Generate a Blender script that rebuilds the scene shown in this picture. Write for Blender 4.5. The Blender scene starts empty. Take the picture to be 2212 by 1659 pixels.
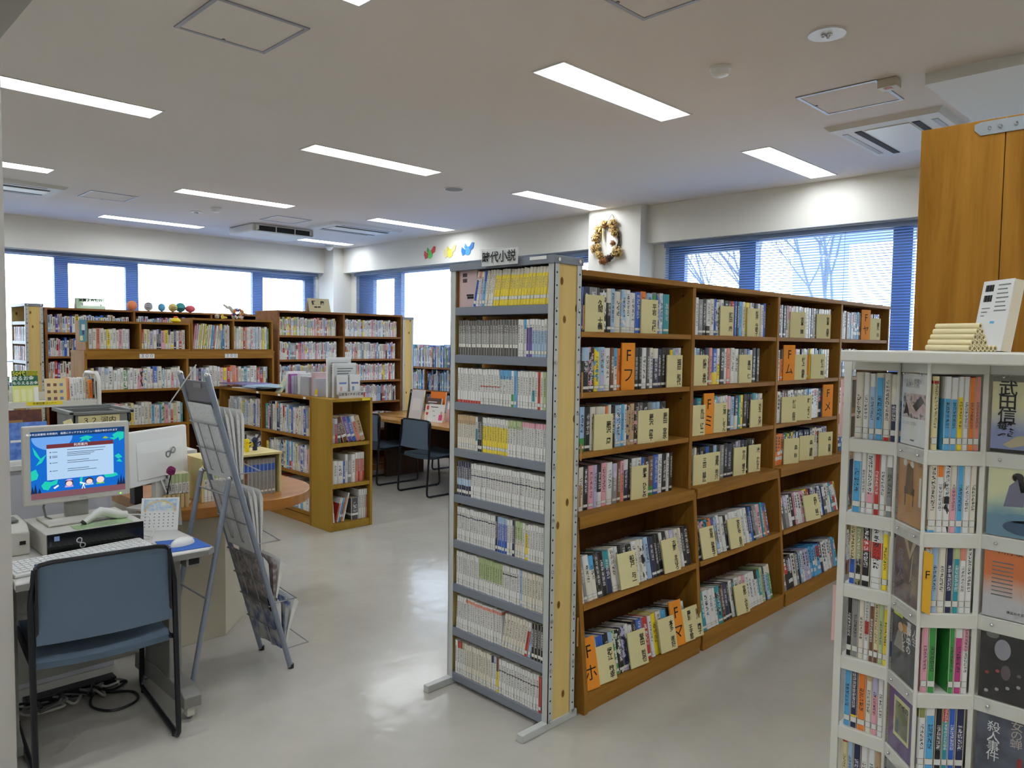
import bpy, bmesh, math, random
from mathutils import Matrix, Vector, noise
R = math.radians
sc = bpy.context.scene
COL = sc.collection

def lin(c):
    f = lambda v: v / 12.92 if v <= 0.04045 else ((v + 0.055) / 1.055) ** 2.4
    return tuple(f(v / 255.0) for v in c[:3])

# ------------------------------------------------------------------ camera
def make_camera():
    F, yaw, pitch, roll = 1630.263, 0.7829525, -0.0561826, 0.01325238
    cam = bpy.data.cameras.new('camera')
    cam.sensor_fit = 'HORIZONTAL'; cam.sensor_width = 36.0; cam.lens = 36.0 * F / 2212.0
    cam.clip_start = 0.05; cam.clip_end = 200
    o = bpy.data.objects.new('camera', cam); COL.objects.link(o)
    cp, sp = math.cos(pitch), math.sin(pitch)
    f = Vector((math.cos(yaw) * cp, math.sin(yaw) * cp, sp))
    r = Vector((math.sin(yaw), -math.cos(yaw), 0)); u = r.cross(f)
    c, s = math.cos(roll), math.sin(roll)
    r2 = c * r + s * u; u2 = -s * r + c * u
    m = Matrix((r2, u2, -f)).transposed().to_4x4()
    o.matrix_world = Matrix.Translation((0, 0, 1.55)) @ m
    sc.camera = o
make_camera()

# ------------------------------------------------------------------ sky and exposure
SKY = 6.0          # overcast daylight outside the windows
LED = 20.0         # brightness of the ceiling bars
w = bpy.data.worlds.new('overcast_sky'); sc.world = w; w.use_nodes = True
bg = w.node_tree.nodes['Background']
bg.inputs[0].default_value = (0.86, 0.94, 1.0, 1); bg.inputs[1].default_value = SKY
sc.view_settings.view_transform = 'Standard'; sc.view_settings.look = 'None'
sc.view_settings.gamma = 1.0; sc.view_settings.use_curve_mapping = False
sc.view_settings.exposure = 0.5
cy = sc.cycles; cy.use_adaptive_sampling = True; cy.adaptive_threshold = 0.1; cy.adaptive_min_samples = 16
cy.max_bounces = 6; cy.diffuse_bounces = 3; cy.glossy_bounces = 3; cy.transmission_bounces = 4; cy.transparent_max_bounces = 16
cy.caustics_reflective = False; cy.caustics_refractive = False

# ------------------------------------------------------------------ materials
MATS = {}
def _bsdf(name):
    m = bpy.data.materials.new(name); m.use_nodes = True
    return m, m.node_tree.nodes, m.node_tree.links, m.node_tree.nodes['Principled BSDF']

def mat(name, rgb, rough=0.5, metal=0.0, bump=None, mottle=None, spec=0.5, stretch=(1, 1, 1), coat=0.0):
    """plain material; mottle=(scale, amount) varies the colour, bump=(scale, strength) gives fine relief"""
    if name in MATS: return MATS[name]
    m, N, L, b = _bsdf(name)
    c = lin(rgb)
    b.inputs['Base Color'].default_value = (*c, 1); b.inputs['Roughness'].default_value = rough
    b.inputs['Metallic'].default_value = metal; b.inputs['Specular IOR Level'].default_value = spec
    b.inputs['Coat Weight'].default_value = coat
    if mottle or bump:
        tc = N.new('ShaderNodeTexCoord'); mp = N.new('ShaderNodeMapping'); mp.inputs['Scale'].default_value = stretch
        L.new(tc.outputs['Object'], mp.inputs[0])
    if mottle:
        t = N.new('ShaderNodeTexNoise'); t.inputs['Scale'].default_value = mottle[0]; t.inputs['Detail'].default_value = 5
        L.new(mp.outputs[0], t.inputs['Vector'])
        mx = N.new('ShaderNodeMix'); mx.data_type = 'RGBA'
        a = mottle[1]
        mx.inputs['A'].default_value = (*[v * (1 - a) for v in c], 1); mx.inputs['B'].default_value = (*[min(1, v * (1 + a)) for v in c], 1)
        L.new(t.outputs['Fac'], mx.inputs['Factor']); L.new(mx.outputs['Result'], b.inputs['Base Color'])
    if bump:
        t2 = N.new('ShaderNodeTexNoise'); t2.inputs['Scale'].default_value = bump[0]; t2.inputs['Detail'].default_value = 3
        L.new(mp.outputs[0], t2.inputs['Vector'])
        bp = N.new('ShaderNodeBump'); bp.inputs['Strength'].default_value = bump[1]; bp.inputs['Distance'].default_value = 0.01
        L.new(t2.outputs['Fac'], bp.inputs['Height']); L.new(bp.outputs[0], b.inputs['Normal'])
    MATS[name] = m
    return m

def emit(name, rgb, s):
    if name in MATS: return MATS[name]
    m = bpy.data.materials.new(name); m.use_nodes = True; N = m.node_tree.nodes; N.clear()
    e = N.new('ShaderNodeEmission'); e.inputs[0].default_value = (*lin(rgb), 1); e.inputs[1].default_value = s
    o = N.new('ShaderNodeOutputMaterial'); m.node_tree.links.new(e.outputs[0], o.inputs[0])
    MATS[name] = m; return m

def wood(name, a, b_, axis='Z', scale=9.0, rough=0.45, knots=False):
    if name in MATS: return MATS[name]
    m, N, L, b = _bsdf(name)
    tc = N.new('ShaderNodeTexCoord'); mp = N.new('ShaderNodeMapping')
    s = {'X': (0.12, 1.6, 1.6), 'Y': (1.6, 0.12, 1.6), 'Z': (1.6, 1.6, 0.12)}[axis]
    mp.inputs['Scale'].default_value = tuple(v * scale for v in s)
    L.new(tc.outputs['Object'], mp.inputs[0])
    n1 = N.new('ShaderNodeTexNoise'); n1.inputs['Scale'].default_value = 1.3; n1.inputs['Detail'].default_value = 8; n1.inputs['Roughness'].default_value = 0.65; n1.inputs['Distortion'].default_value = 0.6
    L.new(mp.outputs[0], n1.inputs['Vector'])
    rp = N.new('ShaderNodeValToRGB'); rp.color_ramp.elements[0].position = 0.3; rp.color_ramp.elements[1].position = 0.72
    rp.color_ramp.elements[0].color = (*lin(a), 1); rp.color_ramp.elements[1].color = (*lin(b_), 1)
    L.new(n1.outputs['Fac'], rp.inputs[0])
    out = rp.outputs[0]
    if knots:
        sx = N.new('ShaderNodeSeparateXYZ'); L.new(tc.outputs['Object'], sx.inputs[0])
        cx = N.new('ShaderNodeCombineXYZ')
        for k_, (src, f_) in enumerate(((1, 8.0), (2, 4.6))):
            q_ = N.new('ShaderNodeMath'); q_.operation = 'MULTIPLY'; q_.inputs[1].default_value = f_; L.new(sx.outputs[src], q_.inputs[0]); L.new(q_.outputs[0], cx.inputs[k_])
        v = N.new('ShaderNodeTexVoronoi'); v.voronoi_dimensions = '2D'; v.inputs['Scale'].default_value = 1.0; v.inputs['Randomness'].default_value = 0.9; L.new(cx.outputs[0], v.inputs['Vector'])
        r2 = N.new('ShaderNodeValToRGB'); r2.color_ramp.elements[0].position = 0.06; r2.color_ramp.elements[1].position = 0.085
        r2.color_ramp.elements[0].color = (1, 1, 1, 1); r2.color_ramp.elements[1].color = (0, 0, 0, 1)
        L.new(v.outputs['Distance'], r2.inputs[0])
        mx = N.new('ShaderNodeMix'); mx.data_type = 'RGBA'; mx.inputs['B'].default_value = (*lin((120, 84, 38)), 1)
        L.new(r2.outputs[0], mx.inputs['Factor']); L.new(out, mx.inputs['A']); out = mx.outputs['Result']
    L.new(out, b.inputs['Base Color']); b.inputs['Roughness'].default_value = rough if rough < .4 else .55
    b.inputs['Specular IOR Level'].default_value = 0.4 if rough < .4 else 0.12
    MATS[name] = m; return m

def book_material():
    """one cover material for all books: colours, bands, lettering and shelf label come from each book's own properties"""
    m, N, L, b = _bsdf('book_cover')
    def val(op, a, b2=None, c=None):
        n = N.new('ShaderNodeMath'); n.operation = op
        for i, x in enumerate((a, b2, c)):
            if x is None: continue
            if isinstance(x, (int, float)): n.inputs[i].default_value = x
            else: L.new(x, n.inputs[i])
        return n.outputs[0]
    def attr(nm):
        n = N.new('ShaderNodeAttribute'); n.attribute_type = 'OBJECT'; n.attribute_name = nm
        return n
    def sep(v):
        n = N.new('ShaderNodeSeparateXYZ'); L.new(v, n.inputs[0]); return n.outputs
    def mix(f, a, b2):
        n = N.new('ShaderNodeMix'); n.data_type = 'RGBA'; L.new(f, n.inputs['Factor'])
        for k, x in (('A', a), ('B', b2)):
            if isinstance(x, tuple): n.inputs[k].default_value = x
            else: L.new(x, n.inputs[k])
        return n.outputs['Result']
    tc = N.new('ShaderNodeTexCoord'); u, y, v = sep(tc.outputs['Object'])
    oi = N.new('ShaderNodeObjectInfo')
    c1 = oi.outputs['Color']; c2 = attr('c2').outputs['Color']
    b0, b1, art = sep(attr('bd').outputs['Vector']); t0, t1, tone = sep(attr('tx').outputs['Vector'])
    l0, l1, lon = sep(attr('lb').outputs['Vector']); dw, dd, dh = sep(attr('dm').outputs['Vector'])
    spine = val('LESS_THAN', y, 0.03)
    band = val('MULTIPLY', val('GREATER_THAN', v, b0), val('LESS_THAN', v, b1))
    col = mix(band, c1, c2)
    # picture on the jacket
    cv = N.new('ShaderNodeCombineXYZ'); L.new(val('MULTIPLY', u, 1.6), cv.inputs[0]); L.new(val('MULTIPLY', v, 7.0), cv.inputs[1]); L.new(val('MULTIPLY_ADD', oi.outputs['Random'], 90.0, y), cv.inputs[2])
    n1 = N.new('ShaderNodeTexNoise'); n1.inputs['Scale'].default_value = 1.0; n1.inputs['Detail'].default_value = 3; L.new(cv.outputs[0], n1.inputs['Vector'])
    col = mix(val('MULTIPLY', art, val('GREATER_THAN', n1.outputs['Fac'], 0.54)), col, c2)
    # lettering: a column of glyph-like marks down the spine
    gz = val('DIVIDE', val('MULTIPLY', v, dh), val('MULTIPLY', dw, 0.62))
    cg = N.new('ShaderNodeCombineXYZ'); L.new(val('MULTIPLY', u, 4.6), cg.inputs[0]); L.new(val('MULTIPLY', gz, 3.6), cg.inputs[1]); L.new(val('MULTIPLY', oi.outputs['Random'], 300.0), cg.inputs[2])
    n2 = N.new('ShaderNodeTexNoise'); n2.inputs['Scale'].default_value = 1.7; n2.inputs['Detail'].default_value = 1.0; L.new(cg.outputs[0], n2.inputs['Vector'])
    g = val('GREATER_THAN', n2.outputs['Fac'], 0.5)
    g = val('MULTIPLY', g, val('LESS_THAN', val('FRACT', gz), 0.84))
    g = val('MULTIPLY', g, val('LESS_THAN', val('ABSOLUTE', val('SUBTRACT', u, 0.5)), 0.24))
    g = val('MULTIPLY', g, val('MULTIPLY', val('GREATER_THAN', v, t0), val('LESS_THAN', v, t1)))
    g = val('MULTIPLY', g, spine)
    ct = N.new('ShaderNodeCombineColor'); [L.new(tone, ct.inputs[i]) for i in range(3)]
    col = mix(g, col, ct.outputs[0])
    # shelf label
    inl = val('MULTIPLY', val('GREATER_THAN', v, l0), val('LESS_THAN', v, l1)); inl = val('MULTIPLY', val('MULTIPLY', inl, lon), spine)
    col = mix(inl, col, (0.72, 0.72, 0.68, 1))
    e = val('MINIMUM', val('SUBTRACT', v, l0), val('SUBTRACT', l1, v))
    e2 = val('MULTIPLY', val('MINIMUM', u, val('SUBTRACT', 1.0, u)), val('DIVIDE', dw, dh))
    edge = val('LESS_THAN', val('MINIMUM', e, e2), 0.005)
    col = mix(val('MULTIPLY', inl, edge), col, (0.03, 0.03, 0.04, 1))
    L.new(col, b.inputs['Base Color']); b.inputs['Roughness'].default_value = 0.32
    return m
BOOKM = book_material()
PAGES = mat('book_pages', (214, 204, 182), 0.9, mottle=(300, 0.12), stretch=(1, 1, 1))

def far_book_material():
    m, N, L, b = _bsdf('shelved_book_covers')
    at = N.new('ShaderNodeAttribute'); at.attribute_name = 'col'
    tc = N.new('ShaderNodeTexCoord'); n = N.new('ShaderNodeTexNoise'); n.inputs['Scale'].default_value = 130; n.inputs['Detail'].default_value = 1
    L.new(tc.outputs['Object'], n.inputs['Vector'])
    r = N.new('ShaderNodeValToRGB'); r.color_ramp.elements[0].position = 0.6; r.color_ramp.elements[1].position = 0.66
    r.color_ramp.elements[0].color = (1, 1, 1, 1); r.color_ramp.elements[1].color = (0.5, 0.47, 0.5, 1)
    L.new(n.outputs['Fac'], r.inputs[0])
    mx = N.new('ShaderNodeMix'); mx.data_type = 'RGBA'; mx.blend_type = 'MULTIPLY'; mx.inputs['Factor'].default_value = 1
    L.new(at.outputs['Color'], mx.inputs['A']); L.new(r.outputs[0], mx.inputs['B']); L.new(mx.outputs['Result'], b.inputs['Base Color'])
    b.inputs['Roughness'].default_value = 0.4
    return m

def glass(name, tint=(0.95, 0.98, 1.0), gloss=0.06):
    if name in MATS: return MATS[name]
    m = bpy.data.materials.new(name); m.use_nodes = True; N = m.node_tree.nodes; L = m.node_tree.links; N.clear()
    t = N.new('ShaderNodeBsdfTransparent'); t.inputs[0].default_value = (*tint, 1)
    g = N.new('ShaderNodeBsdfGlossy'); g.inputs['Roughness'].default_value = 0.03
    lw = N.new('ShaderNodeLayerWeight'); lw.inputs[0].default_value = 0.5
    pw = N.new('ShaderNodeMath'); pw.operation = 'POWER'; pw.inputs[1].default_value = 4.0; L.new(lw.outputs['Facing'], pw.inputs[0])
    ma = N.new('ShaderNodeMath'); ma.operation = 'MULTIPLY_ADD'; ma.inputs[1].default_value = 0.45; ma.inputs[2].default_value = 0.025; L.new(pw.outputs[0], ma.inputs[0])
    x = N.new('ShaderNodeMixShader'); o = N.new('ShaderNodeOutputMaterial')
    L.new(ma.outputs[0], x.inputs[0]); L.new(t.outputs[0], x.inputs[1]); L.new(g.outputs[0], x.inputs[2]); L.new(x.outputs[0], o.inputs[0])
    MATS[name] = m; return m

WALL = mat('wall_paint', (226, 224, 216), 0.85, bump=(180, 0.05))
CEIL = mat('ceiling_paint', (222, 214, 206), 0.9, bump=(160, 0.04))
PANEL = mat('white_panel', (214, 213, 208), 0.6)
def floor_material():
    m, N, L, b = _bsdf('vinyl_floor')
    tc = N.new('ShaderNodeTexCoord'); n = N.new('ShaderNodeTexNoise'); n.inputs['Scale'].default_value = 3; n.inputs['Detail'].default_value = 8; n.inputs['Roughness'].default_value = 0.7
    L.new(tc.outputs['Object'], n.inputs['Vector'])
    r = N.new('ShaderNodeValToRGB'); r.color_ramp.elements[0].color = (*lin((174, 170, 160)), 1); r.color_ramp.elements[1].color = (*lin((184, 180, 170)), 1)
    r.color_ramp.elements[0].position = 0.3; r.color_ramp.elements[1].position = 0.7
    L.new(n.outputs['Fac'], r.inputs[0]); L.new(r.outputs[0], b.inputs['Base Color'])
    n2 = N.new('ShaderNodeTexNoise'); n2.inputs['Scale'].default_value = 7; n2.inputs['Detail'].default_value = 2; L.new(tc.outputs['Object'], n2.inputs['Vector'])
    bp = N.new('ShaderNodeBump'); bp.inputs['Strength'].default_value = 0.1; bp.inputs['Distance'].default_value = 0.02
    L.new(n2.outputs['Fac'], bp.inputs['Height']); L.new(bp.outputs[0], b.inputs['Normal'])
    b.inputs['Roughness'].default_value = 0.17; b.inputs['Specular IOR Level'].default_value = 0.5
    return m
FLOOR = floor_material()
WOODF = wood('oak_veneer', (134, 90, 32), (170, 122, 52), 'X')
WOODV = wood('oak_veneer_upright', (134, 90, 32), (168, 120, 50), 'Z')
WOODB = wood('brown_veneer', (124, 80, 40), (156, 108, 60), 'X')
OCHRE = wood('ochre_veneer', (156, 120, 42), (174, 138, 58), 'Z', 5)
DIVW = wood('golden_veneer', (138, 90, 24), (184, 132, 52), 'Z', 9)
PINE = wood('pine_board', (206, 176, 108), (226, 198, 130), 'Z', 5, 0.5, True)
TABW = wood('table_veneer', (158, 112, 56), (190, 142, 78), 'Y', 6, 0.25)
BACKW = wood('dark_back_panel', (96, 62, 34), (120, 80, 46), 'Z')
STEEL = mat('grey_steel', (124, 129, 139), 0.42)
ANGLE = mat('pale_slotted_steel', (188, 190, 186), 0.45)
CHROME = mat('chrome', (200, 202, 206), 0.15, 1.0)
BLACK = mat('black_plastic', (18, 18, 20), 0.4)
DARK = mat('dark_recess', (30, 28, 28), 0.8)
WHITEP = mat('white_plastic', (222, 222, 218), 0.35)
BEIGEP = mat('beige_plastic', (205, 202, 192), 0.45)
GREYP = mat('grey_plastic', (120, 122, 122), 0.5)
CREAM = mat('cream_card', (222, 212, 158), 0.75)
ORANGE = mat('orange_card', (238, 146, 30), 0.7)
PAPER = mat('white_paper', (232, 232, 230), 0.8)
INK = mat('black_ink', (22, 20, 20), 0.8)
TUBE = mat('black_tube', (20, 22, 28), 0.32, 0.2)
CHAIRF = mat('slate_blue_fabric', (88, 106, 124), 0.8, mottle=(400, 0.15), bump=(600, 0.3))
DFRAME = mat('shaded_frame_paint', (100, 118, 150), 0.5)  # blue-grey puts the shade on the backlit frames into their colour
SLAT = mat('blue_slat', (136, 178, 236), 0.45)

# ------------------------------------------------------------------ geometry helpers
def basis(o):
    m = Matrix.Identity(4)
    while o is not None:
        m = Matrix.LocRotScale(o.location, o.rotation_euler, o.scale) @ m; o = o.parent
    return m

class MB:
    """collects shapes; build() links them as ONE mesh object. Points are in world space, or in frame fr"""
    def __init__(s, fr=None): s.v, s.f, s.fr = [], [], fr
    def add(s, vs, fs):
        k = len(s.v); s.v += [Vector(x) for x in vs]; s.f += [tuple(i + k for i in t) for t in fs]; return s
    def box(s, x0, y0, z0, x1, y1, z1):
        return s.add([(x, y, z) for z in (z0, z1) for x, y in ((x0, y0), (x1, y0), (x1, y1), (x0, y1))],
                     [(0, 3, 2, 1), (4, 5, 6, 7), (0, 1, 5, 4), (1, 2, 6, 5), (2, 3, 7, 6), (3, 0, 4, 7)])
    def obox(s, c, size, rot):
        m = Matrix.Translation(c) @ rot.to_4x4() if not isinstance(rot, tuple) else Matrix.LocRotScale(Vector(c), __import__('mathutils').Euler(rot), None)
        a, b, d = (t / 2 for t in size); k = len(s.v); s.box(-a, -b, -d, a, b, d)
        for i in range(k, len(s.v)): s.v[i] = m @ s.v[i]
        return s
    def prism(s, poly, lo, hi, ax='z'):
        f = {'z': lambda p, t: (p[0], p[1], t), 'x': lambda p, t: (t, p[0], p[1]), 'y': lambda p, t: (p[0], t, p[1])}[ax]
        n = len(poly)
        return s.add([f(p, lo) for p in poly] + [f(p, hi) for p in poly],
                     [tuple(range(n))[::-1], tuple(range(n, 2 * n))] + [(i, (i + 1) % n, n + (i + 1) % n, n + i) for i in range(n)])
    def tube(s, pts, r, seg=8, cap=True, closed=False):
        pts = [Vector(p) for p in pts]; n = len(pts); rings = []
        rr = r if isinstance(r, (list, tuple)) else [r] * n
        up = None
        for i, p in enumerate(pts):
            a = pts[(i - 1) % n] if (i > 0 or closed) else p; b = pts[(i + 1) % n] if (i < n - 1 or closed) else p
            t = (b - a).normalized()
            if up is None: up = t.orthogonal().normalized()
            up = (up - t * up.dot(t)); up = up.normalized() if up.length > 1e-6 else t.orthogonal().normalized()
            w2 = t.cross(up)
            rings.append([p + rr[i] * (math.cos(q) * up + math.sin(q) * w2) for q in (2 * math.pi * j / seg for j in range(seg))])
        k = len(s.v)
        for g in rings: s.v += g
        m = n if closed else n - 1
        for i in range(m):
            for j in range(seg):
                a, b = k + i * seg, k + ((i + 1) % n) * seg
                s.f.append((a + j, a + (j + 1) % seg, b + (j + 1) % seg, b + j))
        if cap and not closed:
            s.f.append(tuple(range(k, k + seg))[::-1]); s.f.append(tuple(range(k + (n - 1) * seg, k + n * seg)))
        return s
    def cyl(s, c, r, h, ax='z', seg=20, r2=None):
        d = {'x': Vector((1, 0, 0)), 'y': Vector((0, 1, 0)), 'z': Vector((0, 0, 1))}[ax]
        c = Vector(c); return s.tube([c, c + d * h], [r, r if r2 is None else r2], seg)
    def ball(s, c, rx, ry=None, rz=None, seg=14, rings=9, jig=0.0, rnd=None):
        ry = ry or rx; rz = rz or rx; c = Vector(c); k = len(s.v)
        for i in range(rings + 1):
            th = math.pi * i / rings
            for j in range(seg):
                ph = 2 * math.pi * j / seg; q = 1 + (rnd.uniform(-jig, jig) if rnd else 0)
                s.v.append(c + q * Vector((rx * math.sin(th) * math.cos(ph), ry * math.sin(th) * math.sin(ph), rz * math.cos(th))))
        for i in range(rings):
            for j in range(seg):
                a = k + i * seg; b = a + seg; s.f.append((a + j, b + j, b + (j + 1) % seg, a + (j + 1) % seg))
        return s
    def xf(s, m, k=0):
        for i in range(k, len(s.v)): s.v[i] = m @ s.v[i]
        return s
    def mesh(s, name, inv=None):
        vs = s.v
        if s.fr is not None: vs = [s.fr @ v for v in vs]
        if inv is not None: vs = [inv @ v for v in vs]
        me = bpy.data.meshes.new(name); me.from_pydata([tuple(v) for v in vs], [], s.f); me.validate(); me.update()
        return me
    def build(s, name, material=None, parent=None, bevel=0, smooth=False, label=None):
        me = s.mesh(name, basis(parent).inverted() if parent is not None else None)
        if material is not None: me.materials.append(material)
        if smooth:
            me.polygons.foreach_set('use_smooth', [True] * len(me.polygons)); me.set_sharp_from_angle(angle=R(40))
        o = bpy.data.objects.new(name, me); COL.objects.link(o); o.parent = parent
        if bevel:
            md = o.modifiers.new('edge', 'BEVEL'); md.width = bevel; md.segments = 2; md.limit_method = 'ANGLE'; md.angle_limit = R(50)
        if label: o['label'] = label
        return o

def tag(o, label, cat, group=None, kind=None):
    if label: o['label'] = label
    if cat: o['category'] = cat
    if group: o['group'] = group
    if kind: o['kind'] = kind
    return o
def thing(name, label, cat, loc=(0, 0, 0), rz=0.0, group=None):
    o = bpy.data.objects.new(name, None); COL.objects.link(o); o.location = loc; o.rotation_euler = (0, 0, rz); o.empty_display_size = 0.05
    return tag(o, label, cat, group)
def struct(o, label=None):
    o['kind'] = 'structure'
    if label: o['label'] = label
    return o
CHILD = {}
def copy_tree(o, parent=None):
    c = o.copy(); COL.objects.link(c); c.parent = parent
    for ch in [x for x in bpy.data.objects if x.parent == o]: copy_tree(ch, c)
    return c

TXT = {}
def text_mesh(s, size, ext=0.0, align='CENTER', spacing=1.0, bold=0.0):
    key = (s, size, ext, align, spacing, bold)
    if key in TXT: return TXT[key]
    cu = bpy.data.curves.new('lettering', 'FONT'); cu.body = s; cu.size = size; cu.align_x = align; cu.align_y = 'CENTER'
    cu.extrude = ext; cu.resolution_u = 2; cu.space_line = spacing; cu.offset = bold
    o = bpy.data.objects.new('lettering', cu); COL.objects.link(o)
    dg = bpy.context.evaluated_depsgraph_get(); dg.update()
    me = bpy.data.meshes.new_from_object(o.evaluated_get(dg)); me.name = 'lettering'
    bpy.data.objects.remove(o); me.materials.clear(); TXT[key] = me
    return me
FRONT = Matrix.Rotation(R(90), 4, 'X')                       # reads from -Y
SIDE = Matrix.Rotation(R(-90), 4, 'Z') @ FRONT               # reads from -X
def text(s, size, loc, rot, material, parent, name='lettering', **k):
    """flat lettering lying on a surface; loc in world space"""
    me = text_mesh(s, size, **k)
    if not me.materials: me.materials.append(material)
    elif me.materials[0] != material:
        me = me.copy(); me.materials[0] = material
    o = bpy.data.objects.new(name, me); COL.objects.link(o); o.parent = parent
    m = Matrix.Translation(loc) @ (rot if len(rot) == 4 else rot.to_4x4())
    if parent is not None: m = basis(parent).inverted() @ m
    o.matrix_basis = m; o['kind'] = 'stuff'
    return o
V = lambda s: '\n'.join(s)                                    # vertical writing
def ordinal(n): return {1: 'first', 2: 'second', 3: 'third', 4: 'fourth', 5: 'fifth', 6: 'sixth', 7: 'seventh', 8: 'eighth', 9: 'ninth'}.get(n, '%d%s' % (n, 'th' if 10 <= n % 100 <= 20 else {1: 'st', 2: 'nd', 3: 'rd'}.get(n % 10, 'th')))

# ------------------------------------------------------------------ room shell
HC = 3.03
XL = -5.2
struct(MB().box(XL, -2.6, -0.1, 7.25, 11.6, 0).build('floor', FLOOR), 'pale glossy vinyl floor')
LX = [(-3.98, -2.74), (-1.64, -0.40), (0.70, 1.94), (3.07, 4.31), (5.41, 6.65)]  # first two columns: unseen bars added to brighten shelf faces turned their way
LY = [(-2.22, -2.0), (0.24, 0.46), (2.70, 2.92), (5.20, 5.42), (7.73, 7.95), (10.13, 10.35)]
def ceiling():
    holes = [(a, c, b, d) for a, b in LX for c, d in LY]
    xs = sorted({XL, 7.25, *[x for p in LX for x in p]}); ys = sorted({-2.6, 11.6, *[y for p in LY for y in p]})
    m = MB()
    for i in range(len(xs) - 1):
        for j in range(len(ys) - 1):
            cx, cy = (xs[i] + xs[i + 1]) / 2, (ys[j] + ys[j + 1]) / 2
            if any(a < cx < b and c < cy < d for a, c, b, d in holes): continue
            m.add([(xs[i], ys[j], HC), (xs[i + 1], ys[j], HC), (xs[i + 1], ys[j + 1], HC), (xs[i], ys[j + 1], HC)], [(3, 2, 1, 0)])
    m.box(XL, -2.6, HC + 0.2, 7.25, 11.6, HC + 0.25)
    struct(m.build('ceiling', CEIL), 'off-white plaster ceiling')
ceiling()
struct(MB().box(XL - .1, -2.7, 0, XL, 11.6, HC + 0.2).build('wall_left', WALL))
struct(MB().box(XL, -2.7, 0, 7.25, -2.6, HC + 0.2).build('wall_front', WALL))
SILL, HEAD = 0.9, 2.63
W_R = [(0.8, 4.64), (5.62, 10.59)]
m = MB().box(7.0, -2.6, 0, 7.2, 11.6, SILL)
m.box(7.0, -2.6, HEAD, 7.2, 11.6, HC + 0.2)
for a, b in ((-2.6, 0.8), (4.64, 5.62), (10.59, 11.6)): m.box(7.0, a, SILL, 7.2, b, HEAD)
struct(m.build('wall_right', WALL))
m = MB().box(XL, 11.2, 0, 7.0, 11.4, SILL).box(XL, 11.2, HEAD, 7.0, 11.4, HC + 0.2).box(XL, 11.2, SILL, 0.6, 11.4, HEAD).box(6.61, 11.2, SILL, 7.0, 11.4, HEAD)
struct(m.build('wall_back', WALL))
struct(MB().box(6.85, -2.6, HEAD, 7.0, 4.79, HC).box(6.85, 5.5, HEAD, 7.0, 10.74, HC).build('trim_1', WALL), 'deep white beam above the side windows')
struct(MB().box(XL, 11.03, HEAD, 6.66, 11.2, HC).build('trim_2', WALL), 'deep white beam above the far windows')
struct(MB().box(6.73, 4.79, 0, 7.0, 5.5, HC).build('column_pier', WALL), 'white pier between the side windows')
struct(MB().box(6.66, 10.74, 0, 7.0, 11.2, HC).build('corner_column', WALL), 'white column in the far corner')
struct(MB().box(-1.2, 3.0, 0, 0.602, 3.12, HC).build('partition_wall', mat('partition_paint', (196, 192, 186), 0.7)), 'edge of white partition beside the computer desk')
struct(MB().box(0.0, -2.6, 2.55, 0.62, 3.12, HC).build('ceiling_beam', mat('beam_shaded_paint', (170, 166, 158), 0.85)), 'dropped beam above the partition')  # darker than the walls: the beam's shade is put into its colour
struct(MB().box(4.53, -2.0, 2.97, 6.4, 1.377, HC).build('ceiling_soffit', PANEL), 'pale lowered ceiling box')

# ---- windows: frames, panes, blinds
PANE = glass('window_glass')
def window(name, plane, ax, segs, lo, hi, label):
    """segs: (start, end, is_sash) of each pane along the wall"""
    fr = (lambda a, b, z0, z1, d0=0.0, d1=0.07: (plane + d0, a, z0, plane + d1, b, z1)) if ax == 'X' else (lambda a, b, z0, z1, d0=0.0, d1=0.07: (a, plane + d0, z0, b, plane + d1, z1))
    root = struct(MB().box(*fr(lo, hi, HEAD - 0.055, HEAD)).build(name, DFRAME), label)
    MB().box(*fr(lo, hi, SILL, SILL + 0.05)).build('bottom_rail', DFRAME, root)
    e = [lo] + [x for s in segs for x in s[:2]] + [hi]
    for i in range(0, len(e), 2): MB().box(*fr(e[i], e[i + 1], SILL + 0.05, HEAD - 0.055)).build('mullion', DFRAME, root)
    for a, b, sash in segs:
        if sash:
            MB().box(*fr(a, b, HEAD - 0.12, HEAD - 0.055)).build('sash_rail', DFRAME, root)
            MB().box(*fr(a, b, SILL + 0.05, SILL + 0.1)).build('sash_rail', DFRAME, root)
        MB().box(*fr(a, b, SILL + 0.05, HEAD - 0.055, 0.03, 0.034)).build('pane', PANE, root)
window('window_1', 7.06, 'X', [(0.9, 1.5, 1), (1.66, 2.187, 0), (2.348, 3.632, 0), (3.804, 4.443, 1)], 0.8, 4.64, 'wide window with shaded blue-grey frame beside the pier')
window('window_2', 7.06, 'X', [(5.75, 6.4, 1), (6.57, 7.95, 0), (8.17, 9.458, 0), (9.636, 10.2, 1)], 5.62, 10.59, 'long side window beneath the bird stickers')
window('window_3', 11.27, 'Y', [(0.75, 1.0, 1), (1.16, 2.807, 0), (2.967, 3.681, 1), (3.846, 5.541, 0), (5.71, 6.448, 1)], 0.6, 6.61, 'long overexposed window in the far wall')
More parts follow.
